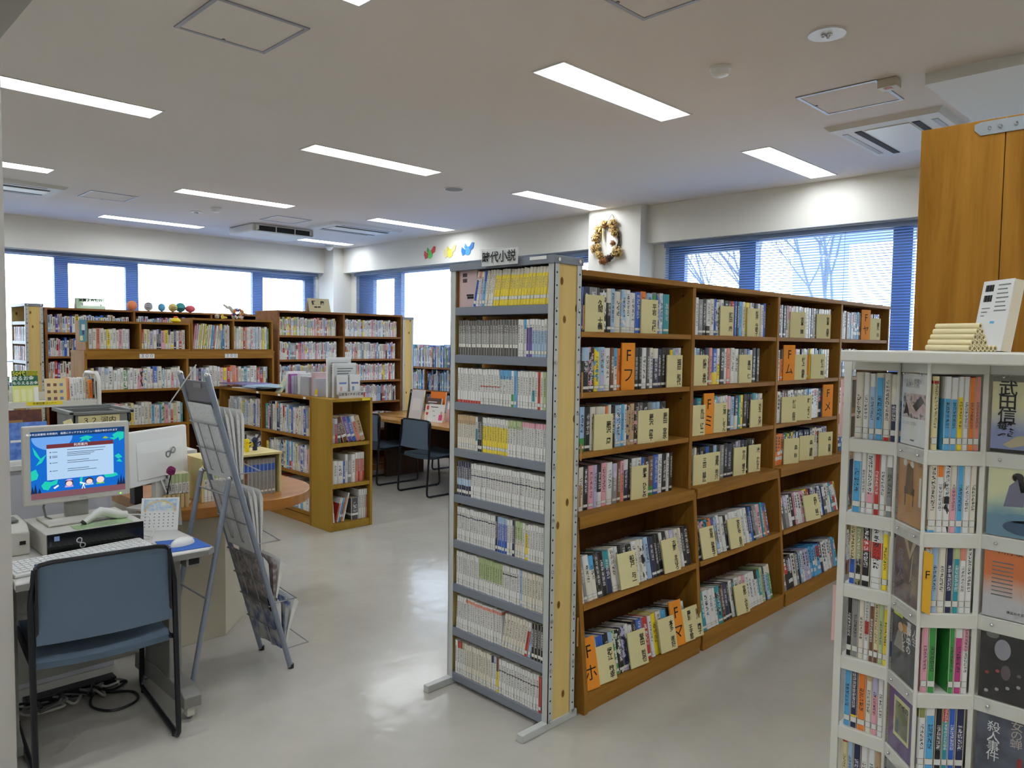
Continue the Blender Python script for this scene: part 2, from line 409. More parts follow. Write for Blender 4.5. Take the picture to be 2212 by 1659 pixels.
def blind(ax, plane, lo, hi, label, zlo=1.2, tilt=-3):
    t = thing('venetian_blind', label, 'blind', (plane, (lo + hi) / 2, 2.58) if ax == 'X' else ((lo + hi) / 2, plane, 2.58), 0, 'blue venetian blinds')
    bx = lambda a, b, z0, z1, d: MB().box(plane - d, a, z0, plane + d, b, z1) if ax == 'X' else MB().box(a, plane - d, z0, b, plane + d, z1)
    bx(lo, hi, 2.575, 2.622, 0.02).build('headrail', DFRAME, t)
    h, tl = 0.0125, R(tilt)
    c, s = h * math.cos(tl), h * math.sin(tl)
    if ax == 'X': pr = MB().add([(plane - c, lo, 2.56 - s), (plane, lo, 2.5625), (plane + c, lo, 2.56 + s), (plane - c, hi, 2.56 - s), (plane, hi, 2.5625), (plane + c, hi, 2.56 + s)], [(0, 1, 4, 3), (1, 2, 5, 4)])
    else: pr = MB().add([(lo, plane - c, 2.56 - s), (lo, plane, 2.5625), (lo, plane + c, 2.56 + s), (hi, plane - c, 2.56 - s), (hi, plane, 2.5625), (hi, plane + c, 2.56 + s)], [(0, 3, 4, 1), (1, 4, 5, 2)])
    s0 = pr.build('slat', SLAT, t)
    n = int((2.56 - zlo) / 0.025)
    for i in range(1, n):
        o = s0.copy(); COL.objects.link(o); o.location.z = -0.025 * i
    z1 = 2.56 - 0.025 * n
    bx(lo, hi, z1, z1 + 0.014, 0.012).build('bottom_rail', SLAT, t)
    k = max(2, int((hi - lo) / 0.6))
    for i in range(k + 1):
        a = lo + 0.12 + (hi - lo - 0.24) * i / k
        bx(a - 0.0012, a + 0.0012, z1, 2.58, 0.0008).build('ladder_cord', mat('blind_cord', (90, 110, 150), 0.8), t)
blind('X', 6.95, 0.82, 4.62, 'blue venetian blind on window above the wooden bookcase', tilt=-13)
blind('X', 6.95, 5.6, 10.55, 'blue venetian blind below the three bird stickers')
blind('Y', 11.13, 0.62, 6.59, 'blue venetian blind across the far wall windows')

# ---- ceiling lights
TROUGH = mat('light_reflector', (240, 240, 238), 0.4)
def ceiling_light():
    t = thing('ceiling_light', '', 'ceiling light', (0, 0, HC), 0, 'recessed ceiling light bars')
    L, Wd, d = 1.24, 0.22, 0.075
    m = MB(); q = [(0, 0, HC), (L, 0, HC), (L, Wd, HC), (0, Wd, HC)]; p = [(0.03, 0.05, HC + d), (L - 0.03, 0.05, HC + d), (L - 0.03, Wd - 0.05, HC + d), (0.03, Wd - 0.05, HC + d)]
    m.add(q + p, [(4, 5, 6, 7)] + [(i, 4 + i, 4 + (i + 1) % 4, (i + 1) % 4) for i in range(4)])
    m.build('reflector', TROUGH, t)
    m = MB(); n = 8; a = 0.075
    prof = [(Wd / 2 - a * math.cos(math.pi * i / n), HC + d - 0.012 - 0.052 * math.sin(math.pi * i / n)) for i in range(n + 1)]
    m.prism(prof, 0.05, L - 0.05, 'x').build('led_bar', emit('led_light', (244, 250, 255), LED), t)
    m = MB()
    for a0, b0, a1, b1 in ((-0.012, -0.012, L + 0.012, 0), (-0.012, Wd, L + 0.012, Wd + 0.012), (-0.012, 0, 0, Wd), (L, 0, L + 0.012, Wd)): m.box(a0, b0, HC - 0.004, a1, b1, HC + 0.001)
    m.build('trim_frame', PANEL, t)
    return t
cl = ceiling_light()
names = {(2, 2): 'ceiling light bar just cut by the top edge of the photo', (2, 3): 'bright ceiling light bar near the square hatch, cut by left edge', (2, 4): 'ceiling light bar beside the air conditioner at left edge',
         (3, 2): 'widest ceiling light bar, above the grey steel shelf', (3, 3): 'ceiling light bar in the middle of the room, second nearest of its row', (3, 4): 'ceiling light bar above the small round smoke detector', (3, 5): 'thin ceiling light bar nearest the far windows',
         (4, 2): 'ceiling light bar beside the air conditioner near wooden panel', (4, 3): 'ceiling light bar just above the dried flower wreath', (4, 4): 'ceiling light bar above the three bird stickers', (4, 5): 'thin ceiling light bar near the far corner column',
         (2, 1): 'ceiling light bar overhead, behind the viewpoint', (3, 1): 'ceiling light bar over the white paperback tower', (4, 1): 'ceiling light bar over the lowered ceiling box', (2, 5): 'ceiling light bar behind the partition, far row'}
first = True
for i, (a, b) in enumerate(LX):
    for j, (c, d) in enumerate(LY):
        if i < 2 and j == 5: continue
        o = cl if first else copy_tree(cl); first = False
        o.location = (a, c, HC); o['label'] = names.get((i, j), 'unseen ceiling light bar, %s row from the rear wall, %s column from windows' % (ordinal(j + 1), ordinal(5 - i)))

# ---- things on the ceiling
ALU = mat('aluminium_trim', (150, 150, 156), 0.4, 0.4)
def hatch(x, y, label, s=0.46):
    t = thing('ceiling_hatch', label, 'hatch', (x, y, HC), 0, 'ceiling access hatches')
    MB().box(x + 0.02, y + 0.02, HC - 0.003, x + s - 0.02, y + s - 0.02, HC).build('panel', CEIL, t)
    for q in ((x, y, x + s, y + 0.02), (x, y + s - 0.02, x + s, y + s), (x, y + 0.02, x + 0.02, y + s - 0.02), (x + s - 0.02, y + 0.02, x + s, y + s - 0.02)):
        MB().box(q[0], q[1], HC - 0.006, q[2], q[3], HC).build('frame', ALU, t)
    MB().cyl((x + s / 2, y + s - 0.03, HC - 0.008), 0.008, 0.006, seg=10).build('latch', GREYP, t)
hatch(1.46, 3.30, 'large grey-framed square ceiling hatch at the top')
hatch(2.46, 1.63, 'square ceiling hatch cut by the top edge')
hatch(4.44, 1.60, 'white-framed ceiling hatch beside the small alarm box')
hatch(2.47, 8.53, 'faint ceiling hatch beside the air conditioner at left')
hatch(4.50, 8.50, 'faint ceiling hatch just before the hanging air conditioner')
def cassette(x0, y0, x1, y1, label):
    t = thing('cassette_air_conditioner', label, 'air conditioner', (x0, y0, HC - 0.03), 0, 'cassette air conditioners')
    m = MB().add([(x0, y0, HC), (x1, y0, HC), (x1, y1, HC), (x0, y1, HC), (x0 + 0.03, y0 + 0.03, HC - 0.03), (x1 - 0.03, y0 + 0.03, HC - 0.03), (x1 - 0.03, y1 - 0.03, HC - 0.03), (x0 + 0.03, y1 - 0.03, HC - 0.03)],
                 [(0, 1, 5, 4), (1, 2, 6, 5), (2, 3, 7, 6), (3, 0, 4, 7), (7, 6, 5, 4)])
    m.build('body', PANEL, t)
    a, b = x0 + 0.14, x1 - 0.12
    for y in (y0 + 0.17, y1 - 0.2): MB().box(a, y, HC - 0.034, b, y + 0.045, HC - 0.029).build('air_slot', DARK, t)
    MB().box(a, y0 + 0.23, HC - 0.036, b, y1 - 0.22, HC - 0.03).build('grille', WHITEP, t)
    for y in (y0 + 0.07, y1 - 0.1):
        MB().box(a + 0.02, y, HC - 0.033, b - 0.05, y + 0.035, HC - 0.03).build('louver', mat('louver_grey', (150, 150, 148), 0.5), t)  # louvers in a mid grey, darker than the body
cassette(5.18, 1.47, 6.2, 2.2, 'cassette air conditioner next to the tall wooden panel')
cassette(5.18, 8.33, 6.25, 9.02, 'cassette air conditioner near the far corner')
cassette(1.2, 8.54, 2.27, 9.2, 'cassette air conditioner cut by left edge')
t = thing('hanging_air_conditioner', 'white suspended air conditioner with curved dark intake', 'air conditioner', (4.55, 9.25, HC - 0.1))
m = MB().box(4.56, 9.26, HC - 0.1, 5.44, 9.96, HC).build('body', PANEL, t, 0.02)
m = MB(); n = 6
for i in range(n):
    f = lambda q: 9.262 - 0.012 * math.sin(math.pi * q / n)
    xa, xb = 4.6 + 0.82 * i / n, 4.6 + 0.82 * (i + 1) / n
    m.add([(xa, f(i), HC - 0.09), (xb, f(i + 1), HC - 0.09), (xb, f(i + 1), HC - 0.025), (xa, f(i), HC - 0.025)], [(0, 1, 2, 3)])
m.build('intake_grille', DARK, t)
for x in (4.6, 4.87, 5.14, 5.41): MB().box(x, 9.24, HC - 0.092, x + 0.012, 9.262, HC - 0.022).build('grille_bar', PANEL, t)
def detector(x, y, label, r=0.055, h=0.04):
    t = thing('smoke_detector', label, 'smoke detector', (x, y, HC), 0, 'smoke detectors')
    MB().cyl((x, y, HC - 0.012), r, 0.012, seg=24).build('base', WHITEP, t, smooth=True)
    MB().tube([(x, y, HC - 0.012), (x, y, HC - h), (x, y, HC - h - 0.008)], [r * 0.9, r * 0.8, r * 0.45], 24).build('cap', WHITEP, t, smooth=True)
detector(3.7, 2.14, 'white smoke detector between light bar and hatch'); detector(3.79, 8.6, 'small smoke detector below the middle light bar')
t = thing('dome_camera', 'white dome on the ceiling by the corner column', 'dome sensor', (6.5, 10.6, HC))
MB().cyl((6.5, 10.6, HC - 0.02), 0.07, 0.02).build('base', WHITEP, t); MB().ball((6.5, 10.6, HC - 0.02), 0.058).build('dome', WHITEP, t, smooth=True)
def downlight(x, y, label, r=0.085):
    t = thing('emergency_downlight', label, 'downlight', (x, y, HC), 0, 'round ceiling fittings')
    MB().cyl((x, y, HC - 0.008), r, 0.008, seg=28).build('plate', WHITEP, t, smooth=True)
    for dx, dy in ((0.015, 0), (-0.012, 0.012), (-0.006, -0.016)): MB().ball((x + dx, y + dy, HC - 0.01), 0.012, seg=10, rings=6).build('lens', CHROME, t, smooth=True)
downlight(3.64, 1.545, 'round white downlight plate beside the top edge'); downlight(3.73, 9.0, 'tiny round downlight near the far windows', 0.06)
t = thing('ceiling_speaker', 'round grey mesh speaker flush in the ceiling', 'speaker', (4.87, 5.68, HC))
MB().cyl((4.87, 5.68, HC - 0.006), 0.1, 0.006, seg=28).build('rim', WHITEP, t); MB().cyl((4.87, 5.68, HC - 0.008), 0.088, 0.004, seg=28).build('mesh_grille', mat('speaker_mesh', (150, 146, 140), 0.7, bump=(500, 0.6)), t)
t = thing('alarm_box', 'small beige alarm box beside the ceiling hatch', 'alarm box', (4.46, 1.52, HC - 0.05))
MB().box(4.45, 1.5, HC - 0.05, 4.54, 1.6, HC).build('case', mat('alarm_case', (186, 178, 160), 0.5), t, 0.006); MB().box(4.47, 1.53, HC - 0.0515, 4.5, 1.57, HC - 0.05).build('mark', mat('alarm_mark', (196, 120, 104), 0.6), t)

# ---- world outside the side window
random.seed(7)
BARK = mat('glare_washed_bark', (92, 104, 122), 0.9, mottle=(20, 0.2))  # grey-blue tone paints the glare that washes over the trees
def bare_tree(x, y, z0, h, seed, label):
    rn = random.Random(seed); m = MB()
    def grow(p, d, L, r, k):
        pts, q = [p], p; dd = d.copy()
        for i in range(4):
            dd = (dd + Vector((rn.uniform(-.16, .16), rn.uniform(-.16, .16), rn.uniform(-.04, .12)))).normalized(); q = q + dd * L / 4; pts.append(q)
            if k < 5 and i > 0:
                for _ in range(2 if k < 3 else 1):
                    sd = (dd + Vector((rn.uniform(-1, 1), rn.uniform(-1, 1), rn.uniform(-.1, .7)))).normalized(); grow(q, sd, L * rn.uniform(.5, .72), max(.006, r * .55), k + 1)
        m.tube(pts, [r, r * .9, r * .75, r * .6, r * .45], 4, cap=False)
    grow(Vector((x, y, z0)), Vector((0, 0, 1)), h, 0.05, 0)
    tag(m.build('bare_tree', BARK), label, 'tree', 'bare trees outside the side window')
bare_tree(11.5, 5.6, -0.5, 3.6, 3, 'bare winter tree behind blind, nearest the pier')
bare_tree(12.5, 4.9, -0.5, 4.0, 5, 'bare winter tree seen in middle of the side window')
bare_tree(11.8, 3.3, -0.5, 3.6, 9, 'bare winter tree behind blind beside the tall wooden panel')
t = thing('concrete_building', 'pale concrete building outside behind the blue blind', 'building', (16.5, 6.5, -3))
PB = mat('pale_concrete', (150, 170, 196), 0.9)
MB().box(16, 6.55, -3, 17, 7.35, 9).build('pillar', PB, t); MB().box(15.8, 4.9, 4.05, 19, 7.5, 4.4).build('eave', PB, t)
struct(MB().box(8, -30, -3.2, 80, 60, -3).build('ground', mat('outside_ground', (150, 150, 145), 0.9)))
struct(MB().box(-40, 12, -3.2, 7.9, 80, -3).build('ground', MATS['outside_ground']))

# ------------------------------------------------------------------ books
PAL = {'white': (226, 226, 224), 'ivory': (222, 216, 200), 'cream': (226, 214, 160), 'black': (26, 26, 30), 'navy': (34, 42, 78), 'blue': (44, 96, 190), 'sky blue': (84, 170, 220), 'pale blue': (160, 192, 222),
       'red': (196, 52, 44), 'orange': (236, 128, 40), 'yellow': (240, 214, 30), 'green': (60, 150, 70), 'pale green': (178, 196, 140), 'teal': (40, 150, 160), 'pink': (226, 160, 176), 'magenta': (190, 60, 130),
       'purple': (104, 84, 170), 'lilac': (186, 180, 212), 'brown': (116, 76, 52), 'tan': (200, 168, 126), 'grey': (140, 140, 140), 'charcoal': (84, 84, 86), 'olive': (150, 152, 92), 'salmon': (226, 140, 120)}
def book_mesh(name, t, inset):
    m = MB(); xs = (0, .2, .8, 1); ys = (.028, 0, 0, .028)
    v = [(x, y, z) for z in (0, 1) for x, y in zip(xs, ys)]
    m.add(v, [(0, 1, 5, 4), (1, 2, 6, 5), (2, 3, 7, 6), (4, 5, 6, 7), (3, 2, 1, 0)])
    m.box(0, .028, 0, t, 1, 1); m.box(1 - t, .028, 0, 1, 1, 1); nc = len(m.f)
    m.box(t, .012, inset, 1 - t, .97, 1 - inset)
    me = m.mesh(name); me.materials.append(BOOKM); me.materials.append(PAGES)
    for i, p in enumerate(me.polygons): p.material_index = 1 if i >= nc else 0
    return me
PB_MESH = book_mesh('paperback', .05, 0.001); HB_MESH = book_mesh('hardcover', .1, 0.014)
def book(kind, mesh, fr, x, z, w, d, h, c1, c2='white', bd=(2, 2, 0), tx=(.3, .85, .03), lb=(.05, .14, 1), lean=0, tilt=0, y=0.01, label='', group='', yaw=0):
    o = bpy.data.objects.new(kind, mesh); COL.objects.link(o)
    piv = Matrix.Translation((w, 0, 0)) if lean > 0 else Matrix.Identity(4)
    piv_i = Matrix.Translation((-w, 0, 0)) if lean > 0 else Matrix.Identity(4)
    o.matrix_basis = fr @ Matrix.Translation((x, y, z)) @ Matrix.Rotation(R(yaw), 4, 'Z') @ Matrix.Rotation(-R(tilt), 4, 'X') @ piv @ Matrix.Rotation(R(lean), 4, 'Y') @ piv_i @ Matrix.Diagonal((w, d, h, 1))
    o.color = (*lin(PAL[c1]), 1)
    o['c2'] = list(lin(PAL[c2])); o['bd'] = [float(v) for v in bd]; o['tx'] = [float(v) for v in tx]; o['lb'] = [float(v) for v in lb]; o['dm'] = [w, d, h]
    return tag(o, label, 'book', group)
def pick(rn, wts):
    t = rn.uniform(0, sum(v for _, v in wts))
    for k, v in wts:
        t -= v
        if t <= 0: return k
    return wts[-1][0]
LIGHTC = {'white', 'ivory', 'cream', 'yellow', 'pale blue', 'sky blue', 'pink', 'lilac', 'tan', 'pale green', 'orange', 'salmon'}
def random_spec(rn, wts, art=0.3):
    c1 = pick(rn, wts); c2 = pick(rn, wts); q = rn.random(); bd = (2, 2, 0)
    if q < art: bd = (2, 2, 1)
    elif q < art + .15: bd = (rn.uniform(.55, .8), 1.1, 0)
    elif q < art + .27: bd = (-1, rn.uniform(.2, .45), 0)
    tone = rn.uniform(.01, .06) if c1 in LIGHTC else rn.uniform(.55, .8)
    if c1 in LIGHTC and rn.random() < .12: tone = 0.3
    a = rn.uniform(.22, .45)
    return dict(c1=c1, c2=c2, bd=bd, tx=(a, rn.uniform(.75, .95), tone))

# ------------------------------------------------------------------ grey steel shelf (and its two sisters on far bookcases)
def steel_shelf(loc, rz, label, W=.615, D=.165, H=1.885, tiers=(1.697, 1.489, 1.28, 1.074, .867, .661, .462, .261, .054), full=True):
    t = thing('steel_shelf', label, 'shelf', loc, rz, 'slotted steel shelves'); fr = basis(t)
    for x in (0, W - .032):
        for y in (0, D - .028):
            x1 = x + .032; m = MB(fr)
            m.box(x, y if y == 0 else D - .003, .03, x1, .003 if y == 0 else D, H - .01); m.box(x if x == 0 else W - .003, y, .03, .003 if x == 0 else W, y + .028, H - .01)
            m.build('upright', ANGLE, t)
    for x in (0.003, W - .021): MB(fr).box(x, .024 if x > .1 else .006, .03, x + .016, D - .024, H - .012).build('pine_end_panel', PINE, t)
    for z in tiers: MB(fr).box(.0195, .002, z - .036, W - .0215, D - .002, z).build('shelf_board', STEEL, t, 0.002)
    MB(fr).box(-.004, -.004, H - .03, W + .004, D + .004, H).build('top_board', STEEL, t, 0.002)
    for x in (.002, W - .034): MB(fr).box(x, -.14, 0, x + .032, D + .02, .032).build('foot_bar', ANGLE, t, 0.003)
    if full:
        m = MB(fr)
        for k in range(36):
            z = .07 + k * .05
            for y in (.014, D - .014): m.cyl((W - .001, y, z), .0042, .0016, 'x', 6)
        o = m.build('slot_hole', DARK, t); o['kind'] = 'stuff'
        m = MB(fr)
        for z in tiers:
            for y in (.014, D - .014): m.cyl((W, y, z - .018), .0065, .004, 'x', 8)
        m.cyl((W + .004, .02, H - .015), .008, .003, 'x', 8); m.cyl((W + .004, D - .02, H - .015), .008, .003, 'x', 8)
        o = m.build('bolt', CHROME, t); o['kind'] = 'stuff'
    return t
gs = steel_shelf((2.185, 2.565, 0), R(-90), 'narrow grey steel shelf of paperbacks with pine end panel')
GT = (1.697, 1.489, 1.28, 1.074, .867, .661, .462, .261, .054)
GFR = basis(gs)
def shelf_of_paperbacks():
    W0 = (2, 2, 0)
    def run(n, c1, c2='white', bd=W0, tone=.03, lean=0, lb=(.07, .17, 1), w=.0155, h=.15, tx=(.35, .85)): return [dict(c1=c1, c2=c2, bd=bd, tx=(tx[0], tx[1], tone), lb=lb, lean=lean, w=w, h=h) for _ in range(n)]
    tp = lambda c, v=.78: dict(c2=c, bd=(v, 1.1, 0))
    rows = [
        run(1, 'blue', 'ivory', (.75, 1.1, 0), lean=12) + run(1, 'white', 'salmon', (.8, 1.1, 0), lean=9) + run(1, 'lilac', 'white', (.8, 1.1, 0), lean=9) + run(1, 'sky blue', 'blue', (.7, 1.1, 0), lean=9) + run(3, 'ivory', lean=8, tone=.2) + run(18, 'yellow', 'ivory', (.84, 1.1, 0), lean=8, lb=(.16, .26, 1), tx=(.45, .75), tone=.25),
        run(22, 'charcoal', 'grey', (.3, .62, 0), tone=.6, lb=(.22, .33, 1), w=.0165) + run(2, 'white') + run(1, 'white', **tp('sky blue', .75)) + run(2, 'purple', **tp('white')) + run(5, 'pale blue', **tp('white', .7)),
        run(9, 'white', 'red', (-1, .08, 0), lb=(.1, .16, 0)) + run(7, 'white', 'red', (.5, .53, 0), lean=-3) + run(2, 'white', **tp('sky blue', .75)) + run(2, 'white', **tp('sky blue', .75)) + run(1, 'white', 'green', (-1, .35, 0)) + run(1, 'sky blue') + run(5, 'white') + run(1, 'white', 'teal', (.2, .5, 0)) + run(1, 'white') + run(1, 'red') + run(1, 'ivory') + run(1, 'pale green'),
        run(8, 'ivory', **tp('tan', .74)) + run(1, 'white', 'teal', (.3, .65, 0)) + run(2, 'black', tone=.7) + run(10, 'yellow', **tp('white', .76), lb=(.1, .19, 1), w=.0165) + run(5, 'white', **tp('pale green', .78), w=.017) + run(9, 'white', **tp('pink', .86)),
        run(6, 'navy', 'pale blue', (.3, .5, 0), tone=.7, lean=-1.5) + run(28, 'white', 'navy', (.64, .67, 0), lb=(.09, .2, 1)),
        run(17, 'white', 'navy', (.74, .77, 0)) + run(1, 'navy', tone=.7) + run(4, 'blue', **tp('pale blue', .82), tone=.7) + run(2, 'white') + run(1, 'navy', tone=.7) + run(3, 'ivory', **tp('pale green', .5)) + run(1, 'white') + run(1, 'yellow', **tp('ivory', .75), w=.018) + run(6, 'white'),
        run(10, 'white') + run(10, 'pale green', 'white', (-1, .4, 0)) + run(6, 'white', 'black', (.74, .77, 0)) + run(1, 'white') + run(1, 'pale blue') + run(8, 'ivory'),
        run(4, 'white', lean=3) + run(14, 'white', 'salmon', (.86, .95, 0), lean=-2) + run(8, 'ivory', lean=9) + run(1, 'red', **tp('white', .75), lean=10) + run(1, 'pale blue', lean=10) + run(4, 'black', tone=.7),
        run(1, 'white') + run(2, 'white', **tp('red', .8)) + run(1, 'white', **tp('pale green', .8)) + run(11, 'ivory') + run(1, 'white', **tp('navy', .8)) + run(1, 'white', **tp('lilac', .8)) + run(1, 'yellow', **tp('brown', .6)) + run(15, 'white', 'black', (.66, .69, 0)) + run(1, 'red'),
    ]
    names = ['topmost', 'second', 'third', 'fourth', 'fifth', 'sixth', 'seventh', 'eighth', 'lowest']
    for ti, (row, z) in enumerate(zip(rows, GT)):
        rn = random.Random(ti); x = .135 if ti == 0 else .042
        total = sum(b['w'] for b in row); room = .57 - x; s = room / total
        if ti == 0: s = (.575 - .135) / total
        prev = 0
        for i, b in enumerate(row):
            wd = b['w'] * s * rn.uniform(.97, 1.03); h = b['h'] * rn.uniform(.985, 1.01)
            if ti in (5,) and b['c1'] in ('yellow',): h *= .96
            b2 = dict(b); b2.pop('w'); b2.pop('h'); ln = b2.pop('lean')
            if x + wd > .578: break
            if prev and not ln: x += h * math.sin(R(abs(prev))) * .35 if prev > 0 else 0
            if ln and not prev and ln < 0 and i: x += h * math.sin(R(-ln)) * .3
            if x + wd > .578: break
            book('paperback', PB_MESH, GFR, x, z + .0005, wd * .955, .105, h, lean=ln, y=.008 + rn.uniform(0, .005), label='%s-spined paperback, %s from left on the %s tier of the narrow steel shelf' % (b['c1'].replace(' ', '-'), ordinal(i + 1), names[ti]), group='paperbacks on the narrow steel shelf', **b2)
            prev = ln; x += wd
shelf_of_paperbacks()
# book standing with its back cover to the room
t = thing('facing_book', 'pale pink book showing its barcoded back cover on the topmost tier', 'book', (2.195, 2.52, 1.698))
MB().box(2.2, 2.41, 1.698, 2.214, 2.52, 1.857).build('cover', mat('pink_grey_cover', (196, 172, 170), 0.4), t)
MB().box(2.199, 2.52, 1.698, 2.215, 2.526, 1.857).build('spine', mat('brick_red_spine', (176, 96, 84), 0.45), t)
for z in (1.836, 1.812):
    m = MB()
    for k in range(7): m.box(2.1992, 2.5 - k * .004, z - .008, 2.2, 2.4975 - k * .004 + (.001 if k % 2 else 0), z + .008)
    m.build('barcode', INK, t)
MB().box(2.1992, 2.43, 1.745, 2.2, 2.475, 1.752).build('print_line', INK, t); MB().box(2.1992, 2.43, 1.733, 2.2, 2.47, 1.743).build('print_line', INK, t)
# sign clipped to the shelf top
sg = thing('shelf_sign', 'white sign with black lettering clipped above the narrow steel shelf', 'sign', (2.165, 2.24, 1.86))
MB().box(2.1668, 2.133, 1.862, 2.1685, 2.345, 1.928).build('card', PAPER, sg); MB().box(2.163, 2.125, 1.852, 2.166, 2.352, 1.934).build('sleeve', glass('clear_acrylic', (.985, .99, .99)), sg)
text('時代小説', .05, (2.1625, 2.24, 1.893), SIDE, INK, sg, bold=.0006)
MB().box(2.18, 1.99, 1.872, 2.1815, 2.08, 1.885).build('tape', PAPER, gs)
for z0, z1 in ((1.6, 1.7), (1.33, 1.43), (1.07, 1.14), (.88, .97), (.3, .42)):
    MB().box(2.353, 1.945, z0, 2.362, 1.948, z1).build('cardboard_pad', mat('cardboard', (176, 128, 72), 0.8), gs)

# ------------------------------------------------------------------ long wooden bookcase of novels
FX = [2.39, 3.325, 4.255, 5.185, 6.1]
FY, FB = 2.03, 2.30
fb = thing('novel_bookcase', 'long oak bookcase of novels with slanted lower shelves behind the steel shelf', 'bookcase', (2.39, 2.03, 0))
FR = 2.6
prof = [(FY, .80), (FY, 1.854), (FR, 1.854), (FR, 0), (1.93, 0), (1.93, .075), (2.0, .80)]
for i, x in enumerate(FX):
    a, b = (x, x + .025) if i == 0 else ((x - .025, x) if i == 4 else (x - .014, x + .014))
    p = prof if i in (0, 4) else [(FY, .80), (FY, 1.83), (FR, 1.83), (FR, .03), (1.95, .03), (1.945, .1), (2.0, .80)]
    MB().prism(p, a, b, 'x').build('end_panel' if i in (0, 4) else 'divider', WOODV, fb, 0.0015)
MB().box(2.385, FY - .004, 1.83, 6.105, FR, 1.854).build('top_board', WOODF, fb, 0.0015)
MB().box(2.39, FB - .012, .05, 6.1, FB, 1.83).build('back_panel', BACKW, fb)
TOPZ = (1.596, 1.336, 1.078)
for i in range(4):
    a, b = FX[i] + (.025 if i == 0 else .014), FX[i + 1] - (.025 if i == 3 else .014)
    for z in TOPZ: MB().box(a, FY + .004, z - .023, b, FB - .012, z).build('shelf_board', WOODF, fb, 0.001)
    MB().box(a, 1.992, .768, b, FB - .012, .819).build('ledge_board', WOODF, fb, 0.001)
    for z in (1.596, 1.336, 1.078, .819, .45, .1): MB().box(a, FB, z - .023, b, FR - .01, z).build('rear_shelf_board', WOODF, fb, 0.001)
    for y0, z0, z1 in ((1.965, .452, .03), (1.945, .082, .03)):
        m = MB(); m.box(a, 0, -.024, b, .27, 0); m.xf(Matrix.Translation((0, y0, z0)) @ Matrix.Rotation(-R(11), 4, 'X')); m.build('slanted_shelf', WOODF, fb, 0.001)
    MB().box(a, 1.938, 0, b, 1.958, .075).build('kick_board', WOODF, fb, 0.001)
for i in range(4):
    a, b = FX[i] + .03, FX[i + 1] - .03
    for z in (1.83, 1.573, 1.313):
        for xx in (b + .004,):
            m = MB().cyl((xx, FY + .05, z - .04), .004, .006, 'x', 8).build('shelf_pin', DARK, fb)
NOVEL = [('white', 30), ('black', 17), ('ivory', 12), ('navy', 7), ('blue', 6), ('sky blue', 5), ('pale blue', 6), ('red', 3), ('pink', 3), ('brown', 4), ('grey', 6), ('yellow', 3), ('teal', 3), ('charcoal', 6), ('lilac', 3), ('orange', 1), ('green', 2)]
TN = ['topmost', 'second', 'third', 'fourth', 'upper slanted', 'lowest slanted']
BN = ['nearest bay', 'second bay', 'third bay', 'farthest bay']
FAR = []            # (frame, x, y, z, width, depth, height, tilt, colour) of the books that stay one joined mass
F_ID = Matrix.Identity(4)
_c = {'w': 'white', 'i': 'ivory', 'k': 'black', 'n': 'navy', 'b': 'blue', 's': 'sky blue', 'p': 'pale blue', 'r': 'red', 'o': 'orange', 'y': 'yellow', 'g': 'grey', 'h': 'charcoal', 'e': 'green', 't': 'teal', 'P': 'pink', 'l': 'lilac', 'u': 'purple', 'B': 'brown', 'a': 'tan', 'v': 'olive', 'S': 'salmon', 'G': 'pale green'}
SEQ = {k: [_c[q] for q in v] for k, v in {(0, 0): 'kbnghkkpipwwbopebptPnp', (0, 1): 'wnnkkypwBwokwwkkwh', (0, 2): 'gppkiiwokkpswaakhk', (0, 3): 'wkikPlkPwgBSnkrwbkBbwk', (0, 4): 'igiikkniwpvkwiwpnkkwk', (0, 5): 'iwwbbkkeklnwkbrwyiskk',
      (1, 0): 'ywgkwibwwkkrbksw', (1, 1): 'gbwkknSbykwSiwhk', (1, 2): 'pntykkktpilwk', (1, 3): 'lgnkkkbkpkgknk', (1, 4): 'kgPtoupwwkwwwwwwwnb', (1, 5): 'wtwwwtBnkwhwwPwwwwtGnpew', (2, 0): 'wnwkgiwwwpiiw', (2, 1): 'iioywpkwPik'}.items()}
